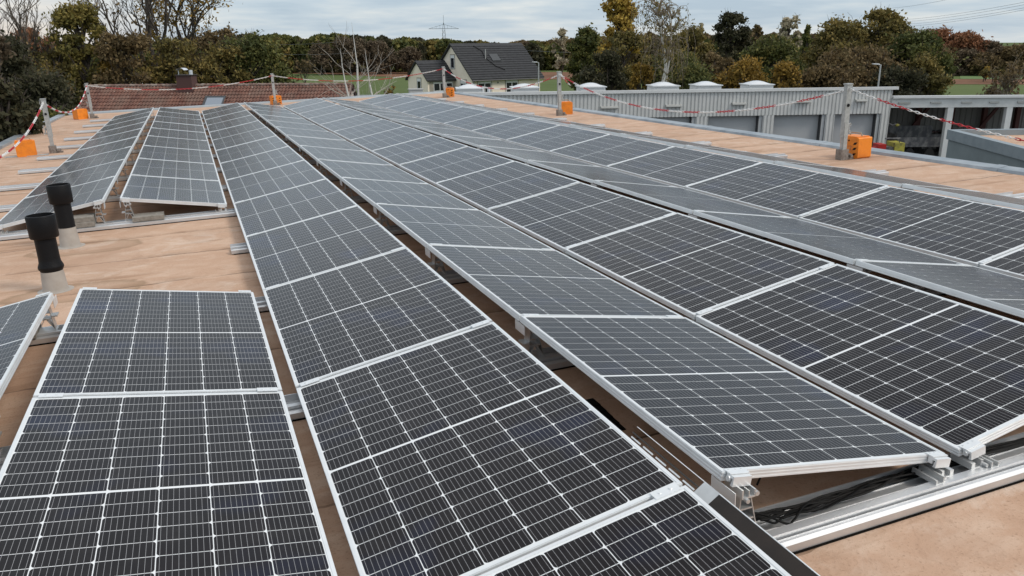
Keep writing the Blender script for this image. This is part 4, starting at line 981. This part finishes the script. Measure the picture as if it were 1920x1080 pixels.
# left group
tree(-30, 15, 110, 34, 'mauve', 'dark purplish tree at the far left edge', style='round', nleaf=5000, base=.1)
tree(38, -26, 130, 72, 'mauve', 'bare pale tree against the glowing sky at far left', style='bare', nleaf=0, bark=mat('bark_dull', (.14, .115, .09), .9, noise=(3, (.08, .065, .05), .4, .6)))
tree(60, 50, 80, 110, 'red', 'reddish round tree crown on the left skyline', nleaf=4200)
tree(20, 66, 150, 44, 'dark', 'dark shaded tree below the bare branches at far left', nleaf=9000, base=.05)
tree(50, 104, 90, 46, 'brown', 'leafless tree with pale trunk before the dark left hedge', style='bare', nleaf=1500, bark=mat('bark_dull', (.14, .115, .09), .9, noise=(3, (.08, .065, .05), .4, .6)), lsz=.13)
tree(100, 76, 120, 70, 'olive', 'brown leaved tree between the red crown and the tall yellowing tree', nleaf=4200)
tree(152, 4, 116, 69, 'lime', 'tall yellowing tree rising highest on the left skyline', nleaf=10500, base=.1, lsz=.20)
tree(118, 92, 150, 73, 'olive', 'olive bush mass below the tall yellowing tree', style='bush', cat='bush', nleaf=6000, name='bush')
tree(208, 100, 90, 68, 'gold', 'golden green bush left of the chimney', style='bush', cat='bush', nleaf=4800, name='bush')
tree(232, 56, 130, 66, 'brown', 'brown green tree under the big bare tree', nleaf=6000)
tree(278, -92, 250, 75, 'brown', 'big bare tree with spreading dark limbs above the tiled roof', style='bare', nleaf=300)
tree(352, -58, 150, 82, 'gold', 'thinly leaved yellow tree above the chimney', style='bare', nleaf=2600, lsz=.22)
tree(328, 70, 130, 66, 'olive', 'olive tree directly behind the chimney', nleaf=6200)
tree(405, 50, 120, 72, 'brown', 'dark brown crowned tree right of the bare trees', nleaf=5600)
tree(462, 62, 158, 66, 'green', 'broad dark green tree at the right end of the left group', nleaf=8500, base=.04)
tree(412, 84, 120, 65, 'olive', 'yellow green tree in front of the broad dark one', nleaf=5600)
tree(45, 140, 180, 40, 'dark', 'dark undergrowth bush below the left trees', style='bush', cat='bush', nleaf=9000, name='bush', lsz=.14)
tree(10, 190, 170, 24, 'dark', 'dark shrub beside the left roof edge', style='bush', cat='bush', nleaf=4500, name='bush', lsz=.12)
tree(70, 196, 120, 29, 'green', 'low green shrub behind the left guard post', style='bush', cat='bush', nleaf=3500, name='bush', lsz=.12)
tree(-30, 130, 160, 22, 'dark', 'dark hedge tree at the far left border', nleaf=5200, base=.02, lsz=.12)
# birches before the field
for px, top, ln in ((664, 42, .2), (690, 92, 0), (655, 90, -.5)):
    D = 44; b = gxy(px+8, D); H_ = atd(px, top, D)[2]-GZ0
    o = thing('bare_birch', {664: 'tallest bare birch with white trunk before the field', 690: 'right bare birch with forked white stems', 655: 'leaning thin birch stem at left'}[px], 'birch', b, 0, 'bare birches at the tiled roof corner')
    m = MB(); P = limb(m, (.3, 0, 0), (ln*.6-.25, 0, H_*.75), .105, .05, .045, 7, 8); P2 = limb(m, P[-1], (ln*.6-.4, 0, H_), .035, .006, .03, 5, 4); m.build('trunk', BIRCH, o)
    m = MB()
    for k in range(16):
        if k % 2:
            q = P[1+int(rs.randint(0, 8))]; twigs(m, q, (rs.choice([-1, 1])*rs.uniform(.3, .9), rs.normal()*.3, 1), rs.uniform(.8, 1.35), .020, 2, .34, None, 2, .3); continue
        q = P[2+int(rs.randint(0, 6))]; sx = rs.choice([-1, 1]); L_ = rs.uniform(.7, 1.7); e = q+Vector((sx*L_, rs.normal()*.6, L_*rs.uniform(.3, 1.0)))
        limb(m, q, e, .024, .008, .2, 4, 5)
        for j in range(3): limb(m, q.lerp(e, .4+.2*j), e+Vector((rs.normal()*.5, rs.normal()*.4, rs.normal()*.5)), .008, .003, .1, 3, 3)
    m.build('branches', mat('birch_twig', (.42, .38, .33), .8), o)
tree(565, 110, 44, 150, 'brown', 'small bare fruit tree standing in the green field', style='bare', nleaf=150)
# reddish scrub before the wood
for i, (px, top, wp) in enumerate([(600, 82, 60), (655, 72, 80), (708, 78, 70), (765, 92, 60)]):
    tree(px, top, wp, 215, 'mauve', ['reddish bare scrub tree at the wood edge, left of the birches', 'tall reddish bare tree behind the birches', 'reddish bare tree just right of the birches', 'small reddish tree near the pylon side of the wood'][i], nleaf=2600, lsz=.5, group='reddish trees at the wood edge', base=.02)
# right group
R_ = [(1052, 52, 34, 190, 'grey', 'pale thin topped tree above the brown wood', 'sparse', 1200), (1098, 50, 80, 105, 'green', 'dark green round tree left of the tall yellow poplar', 'round', 6500),
      (1158, -14, 74, 100, 'yellow', 'tall yellow poplar reaching the top of the picture', 'column', 6500), (1170, 55, 110, 88, 'olive', 'olive tree below the yellow poplar', 'round', 6000),
      (1135, 98, 120, 76, 'dark', 'very dark low conifer clump behind the first dome', 'bush', 7000), (1205, 118, 60, 69, 'gold', 'yellowish bush left of the white birch trunk', 'bush', 4000),
      (1290, 52, 110, 96, 'olive', 'olive tree right of the weeping birch', 'round', 6500), (1262, 92, 130, 84, 'green', 'green tree mass behind the weeping birch', 'round', 6500),
      (1313, 44, 22, 120, 'grey', 'slim pale spruce top between birch and dark oak', 'conifer', 1800), (1371, 21, 74, 128, 'dark', 'black green oak crown standing out on the skyline', 'round', 6000),
      (1340, 96, 110, 80, 'brown', 'brown leaved tree below the dark oak', 'round', 6000), (1395, 108, 110, 72, 'gold', 'golden brown tree above the third dome', 'round', 6000),
      (1418, 42, 30, 150, 'brown', 'thin half bare pine left of the grey pines', 'sparse', 900), (1450, 74, 130, 100, 'green', 'dull green tree under the thin pines', 'round', 6500),
      (1478, 28, 56, 125, 'grey', 'grey green open crowned pine right of the dark oak', 'sparse', 2600), (1512, 46, 36, 118, 'green', 'small dark pine beside the open crowned pine', 'conifer', 2600),
      (1475, 118, 90, 76, 'gold', 'amber bush behind the hall roof between domes and lamp', 'bush', 5000), (1575, 36, 130, 88, 'olive', 'large olive tree left half, behind the hall', 'round', 9000),
      (1643, 12, 120, 92, 'olive', 'tallest olive tree behind the street lamp', 'round', 9500), (1610, 92, 170, 82, 'brown', 'brown green lower tree mass left of the street lamp', 'round', 8000),
      (1722, 62, 120, 86, 'green', 'dense green gold tree at the hall right end', 'round', 9000), (1738, 104, 96, 82, 'olive', 'lower olive tree above the open shed roof', 'round', 7000),
      (1300, 130, 160, 71, 'green', 'dark green hedge right behind the hall domes', 'bush', 6500), (1560, 128, 150, 77, 'brown', 'brown hedge shrubs behind the hall roof', 'bush', 6500), (1690, 128, 130, 79, 'dark', 'dark hedge behind the shed corner', 'bush', 6000)]
for px, top, wp, D, kind, lab, st, nl in R_:
    tree(px, top, wp, D, kind, lab, style=st, nleaf=nl, name='bush' if st == 'bush' else None, cat='bush' if st == 'bush' else 'tree', base=.05 if st in ('round',) else .1)
tree(1243, -6, 92, 68, 'olive', 'weeping birch with white forked trunk against the sky', style='weeping', bark=BIRCH, nleaf=1700, lsz=.14, name='birch')
# right edge: red wood (individual crowns) and the trees by the field
for i, (px, top, wp, kind) in enumerate([(1700, 50, 60, 'brown'), (1750, 54, 78, 'red'), (1800, 58, 70, 'red'), (1830, 64, 60, 'red'), (1862, 78, 60, 'mauve'), (1895, 88, 60, 'brown'), (1770, 90, 80, 'brown'), (1812, 96, 70, 'mauve'), (1930, 86, 70, 'brown'), (1850, 104, 60, 'brown')]):
    tree(px, top, wp, 205-4*(i > 5), kind, ['brown tree top just right of the tallest olive tree', 'orange red crown, highest in the right wood', 'orange red crown, second from left in the right wood', 'rust red crown where the wood slopes down', 'mauve brown tree on the falling skyline of the right wood', 'brown tree near the right end of the skyline', 'brown tree below the highest red crown', 'mauve tree in the middle of the right wood', 'brown tree at the right picture edge', 'brown tree above the orchard row'][i], nleaf=4600, lsz=.5, group='autumn trees of the right wood', base=.02)
for i, px in enumerate((1854, 1872, 1888, 1903)):
    tree(px, 131, 16, 172, 'olive', 'small orchard tree on the pale meadow, '+['leftmost', 'second from left', 'third from left', 'rightmost']+'' if False else 'small orchard tree on the pale meadow, '+['leftmost', 'second from left', 'third from left', 'rightmost'][i], nleaf=500, lsz=.3, group='orchard trees', base=.45)
tree(1858, 124, 10, 176, 'yellow', 'tiny bright yellow tree above the orchard', nleaf=500, lsz=.35)
tree(1908, 118, 34, 76, 'brown', 'bare stemmed tree at the right picture edge above the shed', style='bare', nleaf=700, bark=BARKP)
tree(1872, 164, 60, 78, 'mauve', 'low brown shrub behind the shed roof at right', style='bush', cat='bush', nleaf=2600, name='bush')
tree(732, 150, 60, 52, 'gold', 'thin weedy shrub beside the birches', style='bush', cat='bush', nleaf=700, name='bush', lsz=.12)
# the distant wood: one mass
def wood(px0, px1, topf, D, kinds, n, lab, seed):
    r2 = np.random.RandomState(seed); C_ = {k: [] for k in kinds}
    for i in range(n):
        u = r2.uniform(px0, px1); dd = D+r2.uniform(0, 28); q = gxy(u, dd); tp = topf(u)+r2.normal()*1.6
        H_ = (atd(u, tp, dd)[2]-GZ0)*r2.uniform(.86, 1.03); rr = r2.uniform(2.2, 4.6); k = kinds[r2.randint(len(kinds))]; m_ = 620
        z = np.abs(r2.uniform(0, 1, m_))**.75*H_; an_ = r2.uniform(0, 6.283, m_); pr = np.sqrt(np.clip(1-np.maximum(0, (z/H_-.62)/.38)**2, 0.02, 1)); ra_ = rr*pr*r2.uniform(.6, 1.0, m_)
        C_[k].append(np.column_stack([q[0]+ra_*np.cos(an_), q[1]+ra_*np.sin(an_), GZ0+z]))
    o = thing('distant_wood', lab, 'wood'); o['kind'] = 'stuff'
    for k in C_:
        if C_[k]: q = leafmesh('foliage', np.concatenate(C_[k]), 1, .85, LM[k], o, 1.3)
interp = lambda xs, ys: (lambda u: float(np.interp(u, xs, ys)))
wood(430, 1000, interp([430, 520, 640, 760, 830, 900, 1000], [68, 64, 67, 73, 76, 80, 84]), 228, ['green', 'dark', 'olive', 'green'], 190, 'dark green distant wood behind the field', 5)
wood(960, 1560, interp([960, 1030, 1100, 1300, 1400, 1560], [80, 76, 70, 66, 62, 66]), 232, ['brown', 'mauve', 'olive', 'brown', 'green'], 190, 'brown distant wood behind the right tree group', 6)
wood(1560, 2050, interp([1560, 1700, 1850, 1920, 2050], [66, 66, 88, 92, 92]), 226, ['brown', 'mauve', 'brown', 'olive'], 130, 'brown distant wood at the right edge', 8)
wood(-250, 430, interp([-250, 100, 430], [80, 84, 74]), 150, ['brown', 'dark', 'green'], 130, 'dark distant wood behind the left trees', 9)
